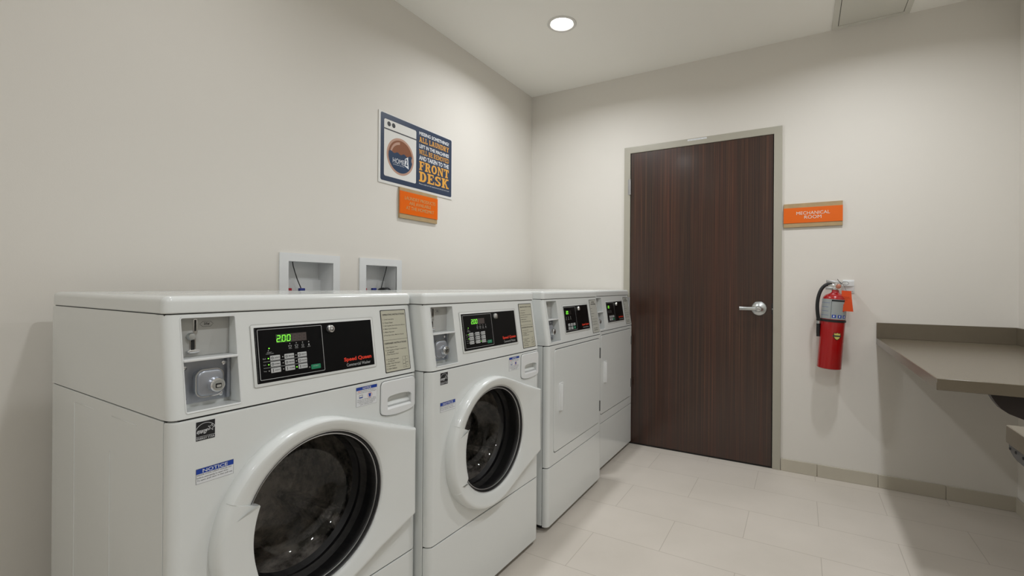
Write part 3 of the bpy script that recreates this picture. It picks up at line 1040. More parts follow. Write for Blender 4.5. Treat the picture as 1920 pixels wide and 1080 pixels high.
def washer_drawer(root, pan):
    a, b, c_, d = 0.534, 0.672, 0.762, 0.8645
    pts = [(0.5430, 0.7648), (0.555, 0.7608), (0.570, 0.7582), (0.588, 0.7568), (0.606, 0.7567), (0.624, 0.7576), (0.642, 0.7596), (0.658, 0.7625), (0.667, 0.7660), (b, 0.7735)]
    pts += [(b, d - 0.012), (b - 0.004, d - 0.003), (b - 0.012, d), (a + 0.014, d), (a + 0.005, d - 0.003), (a + 0.001, d - 0.012), (a, 0.785), (a + 0.001, 0.773), (a + 0.004, 0.7675)]
    g = MB()
    cx, cy = (a + b) / 2, (c_ + d) / 2
    g.prism([(cx + (x - cx) * 1.018, cy + (y - cy) * 1.024) for x, y in pts], -0.001, 0.0004, GAP, FR)
    o = MB().prism(pts, -0.004, 0.0055, PLASTIC, FR, bev=0.003, seg=3).build('detergent_drawer', root, wn=True)
    # finger recess: arched top, deep at the top, sloping out to the bottom
    t = bmesh.new()
    x0, x1 = 0.558, 0.655
    n = 10
    prf = [(0.0, 0.811), (0.04, 0.8155), (0.12, 0.8182), (0.3, 0.8198), (0.5, 0.8202), (0.7, 0.8192), (0.88, 0.8170), (0.96, 0.8145), (1.0, 0.810)]
    fr = [t.verts.new((x0 + (x1 - x0) * u, y, 0.03)) for u, y in prf]
    bk = [t.verts.new((x0 + (x1 - x0) * u, y, -0.015)) for u, y in prf]
    zm, yb = 0.802, 0.778
    ml, mr = t.verts.new((x0, zm, -0.015)), t.verts.new((x1, zm, -0.015))
    sl, sr = t.verts.new((x0, yb, 0.0049)), t.verts.new((x1, yb, 0.0049))
    ol, orr = t.verts.new((x0, yb, 0.03)), t.verts.new((x1, yb, 0.03))
    t.faces.new(fr + [orr, ol])
    t.faces.new(bk + [mr, ml])
    for k in range(len(fr) - 1):
        t.faces.new((fr[k], fr[k + 1], bk[k + 1], bk[k]))
    t.faces.new((ml, mr, sr, sl)); t.faces.new((sl, sr, orr, ol))
    t.faces.new((fr[0], bk[0], ml, sl, ol)); t.faces.new((fr[-1], bk[-1], mr, sr, orr))
    bmesh.ops.recalc_face_normals(t, faces=t.faces)
    go = g.build('drawer_gap', o)
    me_c = MB().add(t, PLASTIC, FR).build('tmp')
    cut(go, MB().box((0.548, 0.770, -0.02), (0.664, 0.830, 0.02), GAP, M=FR))
    for ob in (o, pan):
        t2 = bmesh.new(); t2.from_mesh(me_c.data)
        cut(ob, MB().add(t2, PLASTIC))
    bpy.data.objects.remove(me_c)


GC = (0.328, 0.576)
GRAD = 0.197


def washer_door(root):
    dc = (0.315, 0.568)
    DR = 0.243
    N = 144
    hinge_t = 0.657
    # outline = circle joined to the flared hinge side
    corner = [(0.3965, 0.7967), (hinge_t, 0.704), (hinge_t, 0.433), (0.397, 0.3397)]

    def outer(a):
        ux, uy = math.cos(a), math.sin(a)
        ex, ey = GC[0] - dc[0], GC[1] - dc[1]
        B = ux * ex + uy * ey
        r = -B + math.sqrt(B * B - (ex * ex + ey * ey - DR * DR))
        poly = [dc] + corner
        n = len(poly)
        for k in range(n):
            p, q = poly[k], poly[(k + 1) % n]
            px, py = p[0] - GC[0], p[1] - GC[1]
            qx, qy = q[0] - GC[0], q[1] - GC[1]
            dx_, dy_ = qx - px, qy - py
            den = ux * dy_ - uy * dx_
            if abs(den) < 1e-9:
                continue
            tt = (px * dy_ - py * dx_) / den
            ss = (px * uy - py * ux) / den
            if tt > 0 and -1e-6 <= ss <= 1 + 1e-6:
                r = max(r, tt)
        return r

    def inner(a):
        r = GRAD
        ux = math.cos(a)
        y_ = GRAD * math.sin(a)
        if ux < 0 and -0.102 < y_ < 0.080:
            r = min(r, -(0.171 - 1.7 * (y_ + 0.014) ** 2) / ux)
        return r
    prof = [(0.0, -0.001), (0.0, 0.009), (0.015, 0.017), (0.045, 0.0245), (0.09, 0.030), (0.15, 0.0338), (0.22, 0.0352), (0.32, 0.0350),
            (0.50, 0.0325), (0.75, 0.0285), (0.93, 0.0250), (0.98, 0.0225), (1.0, 0.018), (1.0, 0.0)]
    angs = [2 * PI * k / N for k in range(N)]
    # add exact angles for the corners and handle ends so they stay crisp
    for p in corner[1:3]:
        angs.append(math.atan2(p[1] - GC[1], p[0] - GC[0]) % (2 * PI))
    for y_ in (-0.102, 0.080):
        b_ = math.asin(y_ / GRAD)
        base = (PI - b_) % (2 * PI)
        angs += [base - 0.0015, base + 0.0015]
    angs = sorted(set(round(a_, 5) for a_ in angs))
    t = bmesh.new()
    rings = []
    for s_, h_ in prof:
        ring = []
        for a_ in angs:
            ro, ri = outer(a_), inner(a_)
            wdt = max(ro - ri, 0.01)
            # keep the rounded outer edge about the same width all the way round
            s2 = s_
            if 0 < s_ < 0.5:
                s2 = min(s_, s_ * 0.075 / wdt + 0.0) if wdt > 0.075 else s_
            r_ = ro + (ri - ro) * s2
            ring.append(t.verts.new((GC[0] + r_ * math.cos(a_), GC[1] + r_ * math.sin(a_), h_)))
        rings.append(ring)
    n = len(angs)
    for a_, b_ in zip(rings, rings[1:]):
        for k in range(n):
            j = (k + 1) % n
            t.faces.new((a_[k], a_[j], b_[j], b_[k]))
    bmesh.ops.recalc_face_normals(t, faces=t.faces)
    dm = MB().add(t, ENAMEL, FR)
    d = dm.build('door', root, sharp=28)
    # handle ridges
    for y0_, dy0 in ((GC[1] + 0.078, -0.024), (GC[1] - 0.106, 0.004)):
        x0_ = 0.115; x1_ = GC[0] - 0.160
        tt = bmesh.new()
        vs = [tt.verts.new(v) for v in ((x0_ - 0.012, y0_ + dy0, 0.0335), (x1_ - 0.002, y0_ - 0.007, 0.0275), (x1_ - 0.004, y0_ - 0.001, 0.0300), (x0_ + 0.02, y0_ - 0.006, 0.0362))]
        tt.faces.new((vs[0], vs[1], vs[3])); tt.faces.new((vs[1], vs[2], vs[3])); tt.faces.new((vs[0], vs[3], vs[2], vs[1]))
        bmesh.ops.recalc_face_normals(tt, faces=tt.faces)
        MB().add(tt, ENAMEL, FR).build('handle_ridge', d)
    # steel and black rubber trim rings round the glass
    MG = rot(FR, *GC)
    tr = MB()
    for rr, hh, m_ in ((GRAD - 0.001, 0.017, STEEL), (GRAD - 0.006, 0.012, BLACKRUB), (GRAD - 0.010, 0.009, STEEL)):
        tr.tube([MG @ V3((rr * math.cos(2 * PI * k / 72), rr * math.sin(2 * PI * k / 72), hh)) for k in range(72)], 0.0022, m_, n=8, closed=True)
    tr.lathe([(GRAD + 0.002, 0.018), (GRAD - 0.004, 0.012), (GRAD - 0.012, 0.004), (GRAD - 0.014, -0.01)], BLACKRUB, MG, 72)
    tr.build('glass_trim', d)
    gb = MB()
    r0 = GRAD - 0.012
    gb.lathe([(r0, 0.004), (r0 * 0.97, -0.03), (r0 * 0.90, -0.07), (r0 * 0.80, -0.10), (r0 * 0.66, -0.118), (r0 * 0.40, -0.126), (0, -0.128)], GLASS, MG, 72)
    g_ = gb.build('door_glass', d)
    tag(g_, 'dark tinted glass bowl')
    gk = MB()
    gk.lathe([(0.207, -0.002), (0.203, -0.02), (0.200, -0.05), (0.186, -0.06), (0.190, -0.075), (0.180, -0.09), (0.205, -0.10), (0.25, -0.11)], BLACKRUB, MG, 72)
    gk.build('door_gasket', root)
    du = MB()
    du.lathe([(0.24, -0.10), (0.25, -0.13), (0.25, -0.46), (0.22, -0.49), (0.06, -0.50), (0.05, -0.47), (0, -0.465)], DRUM, MG, 64)
    for k in range(3):
        a_ = math.radians(80 + 120 * k)
        MM = MG @ Matrix.Rotation(a_, 4, 'Z')
        du.prism([(0.25, -0.035), (0.25, 0.035), (0.195, 0.010), (0.195, -0.010)], -0.44, -0.14, DRUM, MM, bev=0.004)
    du.build('drum', root)


def make_washer():
    root = empty('front_load_washer')
    cab, pan, hs = shell(root)
    MG = rot(FR, *GC)
    cut(pan, MB().lathe([(0, -0.1), (0.210, -0.1), (0.210, 0.1), (0, 0.1)], ENAMEL, MG, 64))
    coin_unit(root, hs)
    control_panel(root, 'washer')
    washer_labels(pan)
    washer_drawer(root, pan)
    washer_door(root)
    return root


def make_dryer():
    root = empty('front_load_dryer')
    cab, pan, hs = shell(root)
    a, b, c_, d = 0.060, 0.650, 0.360, 0.850
    pts = rrect(a, b, c_, d, 0.020, 5)
    cut(pan, MB().prism([( (x - .355) * 1.008 + .355, (y - .605) * 1.017 + .605) for x, y in pts], -0.012, 0.05, ENAMEL, FR))
    MB().prism([( (x - .355) * 1.007 + .355, (y - .605) * 1.015 + .605) for x, y in pts], -0.0125, -0.010, GAP, FR).build('door_recess', pan)
    dr = MB().prism(pts, -0.010, 0.0025, ENAMEL, FR, bev=0.003, seg=3).build('door', root, wn=True)
    hd = MB()
    x0, x1, z0, z1 = 0.108, 0.158, 0.545, 0.685
    hd.prism(rrect(x0, x1, z0, z1, 0.010), 0.001, 0.006, PLASTIC, FR, bev=0.002, seg=3)
    t = bmesh.new()
    pr = [(x0 + 0.003, 0.004), (x0 + 0.009, 0.016), (x0 + 0.016, 0.019), (x0 + 0.020, 0.015), (x0 + 0.017, 0.004)]
    A = [t.verts.new((x, z0 + 0.006, h)) for x, h in pr]
    B = [t.verts.new((x, z1 - 0.006, h)) for x, h in pr]
    t.faces.new(A); t.faces.new(B[::-1])
    for k in range(5):
        j = (k + 1) % 5
        t.faces.new((A[k], B[k], B[j], A[j]))
    bmesh.ops.recalc_face_normals(t, faces=t.faces)
    bmesh.ops.bevel(t, geom=list(t.edges), offset=0.002, segments=2, profile=0.5, affect='EDGES')
    hd.add(t, PLASTIC, FR)
    hd.build('handle', dr)
    for z in (0.765, 0.455):
        hb = MB()
        hb.box((b + 0.002, z - 0.030, -0.008), (b + 0.012, z + 0.030, 0.001), GAP, M=FR)
        hb.tube([FR @ V3((b + 0.004, z - 0.030, 0.004)), FR @ V3((b + 0.004, z + 0.030, 0.004))], 0.0035, DARKGR, n=10)
        hb.box((b + 0.004, z - 0.012, -0.001), (b + 0.014, z + 0.012, 0.0035), STEEL, M=FR)
        hb.build('hinge', root)
    coin_unit(root, hs)
    control_panel(root, 'dryer')
    return root


A_ = math.radians
w1 = make_washer()
w1.location = (0.842, -2.9066, -0.001 * 0)
w1.rotation_euler.z = A_(-1.42)
tag(w1, 'white coin-operated front-load washer nearest the camera, first in the row', 'washing machine', 'coin-operated washers')
w2 = copy_tree(w1)
w2.location = (0.9085, -2.2150, 0)
w2.rotation_euler.z = A_(-1.34)
w2.scale = (1, 1.018, 1)
tag(w2, 'white coin-operated front-load washer standing second in the row beside the dryers', 'washing machine', 'coin-operated washers')
d1 = make_dryer()
d1.location = (0.927, -1.4332, 0)
d1.rotation_euler.z = A_(0.45)
tag(d1, 'white coin-operated dryer standing right beside the second washer', 'dryer', 'coin-operated dryers')
d2 = copy_tree(d1)
d2.location = (0.871, -0.6926, 0)
d2.rotation_euler.z = A_(0.09)
tag(d2, 'white coin-operated dryer at the far end of the row beside the brown door', 'dryer', 'coin-operated dryers')
for r_, n_ in ((w1, 'white front-load washer'), (w2, '')):
    pass

# ------------------------------------------------------------------ laundry outlet boxes in the left wall
MLW = lambda x: frame((x, 0, 0), (0, 1, 0), (0, 0, 1))


def outlet(i, a, b, label, cable, lump):
    r = empty('washer_outlet_box', (0, (a + b) / 2, 1.04))
    tag(r, label, 'outlet box', 'washer outlet boxes')
    OM = Matrix.Translation((0, -(a + b) / 2, -1.04))
    M = OM @ MLW(0)
    f = MB()
    top, bot = 1.294, 1.03
    ia, ib, it, ib_ = a + 0.041, b - 0.037, 1.258, 1.066
    for p in ((a, ia, bot, top), (ib, b, bot, top), (ia, ib, it, top), (ia, ib, bot, ib_)):
        f.box((p[0], p[2], 0.0), (p[1], p[3], 0.006), PLASTIC, M=M)
    f.build('flange', r)
    g = MB()
    dp = -0.105
    for q, s in (((ia - 0.002, ib_, dp), (ia, it, 0.004)), ((ib, ib_, dp), (ib + 0.002, it, 0.004)), ((ia, it, dp), (ib, it + 0.002, 0.004)),
                 ((ia, ib_ - 0.002, dp), (ib, ib_, 0.004)), ((ia - 0.002, ib_ - 0.002, dp - 0.002), (ib + 0.002, it + 0.002, dp))):
        g.box(q, s, PLASTIC, M=M)
    g.box((ia, ib_, dp), (ib, 1.178, dp + 0.018), PLASTIC, bev=0.001, M=M)
    g.build('recessed_housing', r)
    for off, m_, nm in ((0.021, VRED, 'hot_valve'), (0.086, VBLUE, 'cold_valve')):
        v = MB()
        yy = ia + off + 0.012
        v.tube([M @ V3((yy, ib_, -0.05)), M @ V3((yy, 1.12, -0.05))], 0.009, BRASS, n=12)
        v.box((yy - 0.012, 1.118, -0.058), (yy + 0.015, 1.139, -0.042), m_, bev=0.003, M=M)
        v.build(nm, r)
    cb = MB()
    pts = [M @ V3((y_, z_, x_)) for y_, z_, x_ in cable]
    cb.tube(pts, 0.0022, BLACKRUB, n=8)
    cb.build('cable', r)
    if lump:
        l_ = MB()
        l_.lathe([(0, 0), (0.045, 0), (0.045, 0.03), (0.030, 0.05), (0.018, 0.056), (0, 0.056)], BLACKRUB, M @ frame((-1.525, 1.085, -0.052), (1, 0, 0), (0, 0, -1)), 8)
        l_.build('drain_hose_fitting', r)


outlet(0, *OUT[0], 'white recessed washer outlet box in the left wall above the nearest washer',
       [(-2.066, 1.258, -0.05), (-2.063, 1.24, -0.05), (-2.054, 1.212, -0.05), (-2.042, 1.178, -0.05), (-2.027, 1.145, -0.05), (-2.020, 1.13, -0.05)], False)
outlet(1, *OUT[1], 'white recessed washer outlet box in the left wall holding a black drain hose',
       [(-1.511, 1.258, -0.05), (-1.517, 1.235, -0.05), (-1.530, 1.198, -0.05), (-1.541, 1.165, -0.05), (-1.549, 1.138, -0.05), (-1.552, 1.115, -0.05)], True)

# ------------------------------------------------------------------ slab lettering for the poster
def slab(mb, s, x0, x1, y0, y1, h, m, M, th=0.2, gap=0.10):
    sv = 0.15
    def rc(a, b, c, d): return [(a, c), (b, c), (b, d), (a, d)]
    def stem(x, y_0=0, y_1=1, t_=None):
        return rc(x, x + (t_ or th), y_0, y_1)
    def ser(x, y, l=0.10, r=0.10):
        return rc(x - l, x + th + r, y, y + sv)
    def diag(xa, ya, xb, yb, t_=None):
        t_ = t_ or th
        return [(xa, ya), (xa + t_, ya), (xb + t_, yb), (xb, yb)]
    def arc(cx, cy, rx, ry, a0, a1, tx, ty=None, n=14):
        ty = ty or sv * 1.1
        o = []
        for k in range(n):
            u, v = math.radians(a0 + (a1 - a0) * k / n), math.radians(a0 + (a1 - a0) * (k + 1) / n)
            o.append([(cx + rx * math.cos(u), cy + ry * math.sin(u)), (cx + rx * math.cos(v), cy + ry * math.sin(v)),
                      (cx + (rx - tx) * math.cos(v), cy + (ry - ty) * math.sin(v)), (cx + (rx - tx) * math.cos(u), cy + (ry - ty) * math.sin(u))])
        return o
    G = {}
    G['F'] = (0.78, [stem(.1), ser(.1, 0), rc(0, .78, 1 - sv, 1), rc(.78 - .12, .78, .68, 1), rc(.1, .58, .45, .45 + sv), rc(.5, .6, .38, .67)])
    G['E'] = (0.82, [stem(.1), rc(0, .82, 0, sv), rc(0, .78, 1 - sv, 1), rc(.67, .78, .70, 1), rc(.71, .82, 0, .32), rc(.1, .56, .44, .44 + sv), rc(.48, .58, .36, .66)])
    G['L'] = (0.78, [stem(.1), ser(.1, 1 - sv), rc(0, .78, 0, sv), rc(.66, .78, 0, .36)])
    G['T'] = (0.84, [stem(.32), ser(.32, 0), rc(0, .84, 1 - sv, 1), rc(0, .12, .66, 1), rc(.72, .84, .66, 1)])
    G['I'] = (0.40, [stem(.1), ser(.1, 0), ser(.1, 1 - sv)])
    G['D'] = (0.86, [stem(.1), rc(0, .45, 0, sv), rc(0, .45, 1 - sv, 1)] + arc(.42, .5, .44, .5, -90, 90, th))
    G['R'] = (0.92, [stem(.1), ser(.1, 0), rc(0, .5, 1 - sv, 1), rc(.1, .5, .42, .42 + sv), diag(.42, .46, .66, 0), rc(.60, .92, 0, sv)] + arc(.48, .71, .34, .29, -90, 90, th))
    G['B'] = (0.84, [stem(.1), rc(0, .45, 0, sv), rc(0, .45, 1 - sv, 1), rc(.1, .45, .46, .46 + sv)] + arc(.44, .74, .34, .26, -90, 90, th) + arc(.44, .29, .40, .29, -90, 90, th))
    G['O'] = (0.90, arc(.45, .5, .45, .5, 0, 360, th, n=24))
    G['N'] = (0.98, [stem(.1, t_=.15), stem(.73, t_=.15), diag(.08, 1, .68, 0), rc(0, .34, 0, sv), rc(0, .3, 1 - sv, 1), rc(.62, .98, 1 - sv, 1)])
    G['S'] = (0.76, arc(.38, .73, .36, .27, 20, 270, th * .95) + arc(.38, .27, .38, .27, 90, -160, th * .95) + [rc(.62, .72, .66, 1), rc(.02, .12, 0, .34)])
    G['K'] = (0.94, [stem(.1), ser(.1, 0, r=.06), ser(.1, 1 - sv, r=.06), diag(.26, .42, .58, 1, .19), diag(.40, .52, .66, 0, .2), rc(.52, .90, 1 - sv, 1), rc(.56, .94, 0, sv)])
    G['A'] = (0.98, [diag(.08, 0, .36, 1, .17), diag(.68, 0, .42, 1, .2), rc(.2, .8, .28, .28 + sv), rc(0, .36, 0, sv), rc(.60, .98, 0, sv), rc(.24, .60, 1 - sv, 1)])
    G['U'] = (0.92, [stem(.1, .3), stem(.64, .3), rc(0, .38, 1 - sv, 1), rc(.56, .92, 1 - sv, 1)] + arc(.47, .33, .37, .33, 180, 360, th))
    G['Y'] = (0.92, [stem(.36, 0, .45), ser(.36, 0), diag(.36, .40, .06, 1), diag(.38, .40, .66, 1), rc(0, .34, 1 - sv, 1), rc(.58, .92, 1 - sv, 1)])
    G['V'] = (0.92, [diag(.36, 0, .06, 1), diag(.38, 0, .66, 1), rc(0, .34, 1 - sv, 1), rc(.58, .92, 1 - sv, 1)])
    G['W'] = (1.25, [diag(.26, 0, .06, 1, .17), diag(.28, 0, .52, .9, .14), diag(.84, 0, .56, .9, .14), diag(.84, 0, 1.02, 1, .17), rc(0, .34, 1 - sv, 1), rc(.92, 1.25, 1 - sv, 1)])
    G['M'] = (1.12, [stem(.1, t_=.16), stem(.86, t_=.16), diag(.12, 1, .48, .2, .16), diag(.84, 1, .48, .2, .16), rc(0, .34, 0, sv), rc(.78, 1.12, 0, sv), rc(0, .28, 1 - sv, 1), rc(.84, 1.12, 1 - sv, 1)])
    cur = 0
    polys = []
    for ch in s:
        if ch == ' ':
            cur += 0.4
            continue
        w_, ps = G[ch]
        polys += [[(px + cur, py) for px, py in p] for p in ps]
        cur += w_ + gap
    cur -= gap
    kx = (x1 - x0) / cur
    ky = y1 - y0
    for k, p in enumerate(polys):
        q = [(x0 + a * kx, y0 + b * ky) for a, b in p]
        ar = sum(q[i][0] * q[(i + 1) % len(q)][1] - q[(i + 1) % len(q)][0] * q[i][1] for i in range(len(q)))
        if ar < 0:
            q = q[::-1]
        mb.flat(q, h + k * 0.000004, m, M)


# ------------------------------------------------------------------ poster
po = empty('laundry_notice_poster', (0.001, -1.3225, 1.703))
tag(po, 'white-edged navy poster with a washer picture and front desk notice on the left wall', 'poster')
OM = Matrix.Translation((-0.001, 1.3225, -1.703))
MP = OM @ frame((0.001, -1.623, 1.703), (0, 1, 0), (0, 0, 1))
MB().prism(rrect(0, 0.601, 0.0, 0.383, 0.001), 0.0, 0.003, BOARD, MP).build('board', po)
m = MB()
h = 0.0032
m.flat(rrect(0.013, 0.594, 0.014, 0.377, 0.010), h, NAVY, MP)
m.flat(rrect(0.037, 0.278, 0.041, 0.348, 0.010), h + 0.0002, BOARD, MP)
m.flat([(0.037, 0.292), (0.278, 0.292), (0.278, 0.299), (0.037, 0.299)], h + 0.0004, mat('charcoal_print', srgb(62, 62, 66), 0.5), MP)
for x in (0.071, 0.104):
    m.flat(circ(x, 0.326, 0.0125, 24, 0.013), h + 0.0004, PRINTBLACK, MP)
cx, cy, R0 = 0.157, 0.166, 0.102
m.flat(circ(cx, cy, R0, 64), h + 0.0004, SKINPINK, MP)
m.flat(circ(cx, cy, R0 - 0.012, 64), h + 0.0006, BROWN, MP)
cr = [(cx + 0.078 * math.cos(math.radians(t_)), cy + 0.080 * math.sin(math.radians(t_))) for t_ in range(95, 185, 6)] + \
     [(cx + 0.068 * math.cos(math.radians(t_)), cy + 0.066 * math.sin(math.radians(t_))) for t_ in range(180, 92, -6)]
m.flat(cr, h + 0.0008, SKINPINK, MP)
wat = []
R1 = R0 - 0.012
for k in range(-174, -5, 4):
    wat.append((cx + R1 * math.cos(math.radians(k)), cy + R1 * math.sin(math.radians(k))))
for k in range(0, 21):
    x = cx + 0.086 - 0.172 * k / 20
    wat.append((x, cy + 0.016 + 0.005 * math.sin(k * 1.1)))
m.flat(wat, h + 0.0009, NAVY2, MP)
m.flat(circ(cx + 0.090, cy - 0.002, 0.008, 16, 0.016), h + 0.0010, SKINPINK, MP)
m.text('HOME', 0.099, 0.184, 0.124, 0.152, h + 0.0011, PRINTWHITE, MP)
m.flat([(0.186, 0.123), (0.218, 0.110), (0.213, 0.178), (0.188, 0.163)], h + 0.0011, PRINTWHITE, MP)
m.text('2', 0.192, 0.209, 0.126, 0.165, h + 0.0013, NAVY2, MP, bold=0.03)
m.text('SUITES BY HILTON', 0.101, 0.184, 0.114, 0.119, h + 0.0011, PRINTWHITE, MP)
rows = [('MISSING SOMETHING?', 0.333, 0.354, 0), ('LEFT IN THE MACHINES', 0.258, 0.280, 0), ('AND TAKEN TO THE', 0.188, 0.214, 0)]
for s_, a, b, k in rows:
    m.text(s_, 0.302, 0.567, a, b, h + 0.0004, PRINTWHITE, MP, bold=0.03)
slab(m, 'ALL LAUNDRY', 0.302, 0.567, 0.292, 0.323, h + 0.0004, GOLD, MP)
slab(m, 'WILL BE REMOVED', 0.302, 0.567, 0.222, 0.250, h + 0.0004, GOLD, MP, th=0.16)
slab(m, 'FRONT', 0.303, 0.567, 0.128, 0.181, h + 0.0004, GOLD, MP, th=0.27)
slab(m, 'DESK', 0.303, 0.568, 0.061, 0.121, h + 0.0004, GOLD, MP, th=0.27)
m.text('Please notify us if all machines are full and not in use', 0.304, 0.570, 0.042, 0.052, h + 0.0004, PRINTWHITE, MP)
m.build('printed_face', po)

# ------------------------------------------------------------------ orange wall signs
def plaque(name, M, wd, ht, z0, z1, th, lines, label, mm, tr=True, root_at=None):
    r = empty(name, root_at)
    tag(r, label, 'sign')
    M = Matrix.Translation([-c for c in root_at]) @ M
    MB().box((0, 0, 0), (wd, ht, th), SIGNWOOD, bev=0.001, seg=1, M=M).build('wood_backing', r)
    MB().box((-0.0005, z0, th * 0.7), (wd + 0.0005, z1, th + 0.003), ORANGE, bev=0.0006, seg=1, M=M).build('orange_panel', r)
    t_ = MB()
    for s_, a, b, c_, d in lines:
        t_.text(s_, a, b, c_, d, th + 0.003, mm, M, bold=-0.004, ext=0.0006)
    t_.build('lettering', r)


plaque('laundry_products_sign', MLW(0.0) @ Matrix.Translation((-1.478, 1.530, 0)), 0.309, 0.172, 0.026, 0.152, 0.012,
       [('LAUNDRY PRODUCTS', 0.034, 0.286, 0.107, 0.126), ('ARE AVAILABLE', 0.070, 0.248, 0.081, 0.0995), ('AT THE HOME2MKT', 0.045, 0.274, 0.053, 0.072)],
       'orange sign with tan letters on a wood plaque just below the navy poster', TAN, root_at=(0.0, -1.3235, 1.530))
plaque('mechanical_room_sign', MBW(0.0) @ Matrix.Translation((1.850, 1.533, 0)), 0.312, 0.148, 0.026, 0.121, 0.012,
       [('MECHANICAL', 0.070, 0.247, 0.076, 0.0955), ('ROOM', 0.113, 0.203, 0.050, 0.070)],
       'orange mechanical room sign on a wood plaque to the right of the brown door', NICKTXT, root_at=(2.006, 0.0, 1.533))

# ------------------------------------------------------------------ fire extinguisher
ex = empty('fire_extinguisher', (2.093, -0.095, 0.683))
tag(ex, 'red fire extinguisher with a black hose and orange tag hanging on the far wall', 'fire extinguisher')
tilt = Matrix.Rotation(math.radians(3.8), 4, 'Y')
ME = tilt
RB = 0.0620
MB().lathe([(0, 0.004), (RB - 0.006, 0.0), (RB, 0.004), (RB, 0.405), (RB - 0.003, 0.418), (RB - 0.012, 0.430), (RB - 0.026, 0.438),
            (0.024, 0.444), (0.019, 0.450), (0.019, 0.462), (0, 0.462)], REDPAINT, ME, 48).build('cylinder', ex)
# label band wraps the front of the shell
def wrap(mb, a0, a1, z0, z1, r, m_, n=18):
    t = bmesh.new()
    lo = []; hi_ = []
    for k in range(n + 1):
        a_ = math.radians(a0 + (a1 - a0) * k / n)
        lo.append(t.verts.new((r * math.sin(a_), -r * math.cos(a_), z0)))
        hi_.append(t.verts.new((r * math.sin(a_), -r * math.cos(a_), z1)))
    for k in range(n):
        t.faces.new((lo[k], lo[k + 1], hi_[k + 1], hi_[k]))
    mb.add(t, m_, ME)
lab = MB()
wrap(lab, -95, 95, 0.293, 0.408, RB + 0.0006, EXTLABEL, 30)
wrap(lab, -15, 95, 0.396, 0.406, RB + 0.0009, PRINTBLACK)
wrap(lab, -16, -14.6, 0.294, 0.407, RB + 0.0009, PRINTBLACK, 2)
for k in range(11):
    wrap(lab, -88, -22 - (k * 7 % 12), 0.385 - k * 0.008, 0.3862 - k * 0.008, RB + 0.0009, GREYPAINT if k % 3 else BLUE, 10)
for k in range(7):
    wrap(lab, -8, 46 - (k * 5 % 14), 0.384 - k * 0.008, 0.3853 - k * 0.008, RB + 0.0009, GREYPAINT, 10)
for k in range(3):
    a0 = -10 + k * 27
    wrap(lab, a0, a0 + 19, 0.301, 0.319, RB + 0.0009, BLUE, 6)
    wrap(lab, a0 + 6, a0 + 12, 0.305, 0.315, RB + 0.0012, PRINTWHITE, 3)
for k in range(3):
    wrap(lab, 40, 50, 0.376 - k * 0.018, 0.383 - k * 0.018, RB + 0.0009, RED, 4)
lab.build('instruction_label', ex)
bd = MB()
bd.lathe([(RB + 0.0005, 0.276), (RB + 0.003, 0.277), (RB + 0.003, 0.289), (RB + 0.0005, 0.290)], BLACKRUB, ME, 48)
bd.box((-RB - 0.022, -0.018, 0.274), (-RB + 0.004, 0.006, 0.292), BLACKRUB, bev=0.003, M=ME)
bd.build('hose_strap', ex)
lg = MB()
def shield(k, r, m_):
    z = 0.197
    n = 10
    t = bmesh.new()
    pts = [(-0.016, 0.017), (-0.008, 0.014), (0, 0.019), (0.008, 0.014), (0.016, 0.017), (0.016, -0.004), (0.010, -0.014), (0, -0.020), (-0.010, -0.014), (-0.016, -0.004)]
    a0 = 22
    vs = [t.verts.new((r * math.sin(math.radians(a0) + x * k / r), -r * math.cos(math.radians(a0) + x * k / r), z + y * k)) for x, y in pts]
    t.faces.new(vs)
    lg.add(t, m_, ME)
shield(1.15, RB + 0.0016, PRINTBLACK)
shield(1.0, RB + 0.0022, YELLOW)
wrap(lg, 1, 42, 0.194, 0.202, RB + 0.0028, mat('dark_band', srgb(60, 62, 58), 0.5), 8)
lg.build('maker_badge', ex)
va = MB()
va.lathe([(0.015, 0.458), (0.017, 0.462), (0.017, 0.478), (0.014, 0.482), (0.014, 0.505), (0, 0.505)], CHROME, ME, 24)
va.box((-0.040, -0.011, 0.476), (0.018, 0.011, 0.496), CHROME, bev=0.003, M=ME)
va.tube([ME @ V3(p) for p in ((-0.028, 0, 0.488), (-0.046, 0, 0.490))], 0.0085, CHROME, n=14)
va.build('valve', ex)
hd = MB()
hd.prism([(-0.050, 0.461), (-0.022, 0.461), (-0.004, 0.468), (-0.004, 0.480), (-0.024, 0.478), (-0.050, 0.478)], -0.012, 0.012, STEEL, ME @ frame((0, 0, 0), (1, 0, 0), (0, 0, 1)), bev=0.0015)
hd.build('carry_handle', ex)
hd = MB()
hd.prism([(-0.050, 0.503), (-0.050, 0.519), (0.0, 0.514), (0.028, 0.504), (0.028, 0.495), (-0.002, 0.500)], -0.012, 0.012, STEEL, ME @ frame((0, 0, 0), (1, 0, 0), (0, 0, 1)), bev=0.0015)
hd.build('squeeze_lever', ex)
ga = MB()
MGa = ME @ frame((0.012, -0.012, 0.484), (1, 0, 0.1), (0, 0, 1))
ga.lathe([(0, 0), (0.0165, 0), (0.0175, 0.003), (0.0175, 0.010), (0.0150, 0.012), (0.0, 0.0125)], BRASS, MGa, 28)
ga.ringflat(circ(0, 0, 0.0172, 28), circ(0, 0, 0.0135, 28), 0.0128, SATIN, MGa)
ga.build('pressure_gauge', ex)
ho = MB()
hp_ = [(-0.020, 0, 0.494), (-0.036, -0.002, 0.495), (-0.052, -0.004, 0.488), (-0.066, -0.006, 0.472), (-0.076, -0.008, 0.450), (-0.083, -0.010, 0.420),
       (-0.086, -0.011, 0.385), (-0.084, -0.011, 0.345), (-0.078, -0.010, 0.305), (-0.073, -0.010, 0.280)]
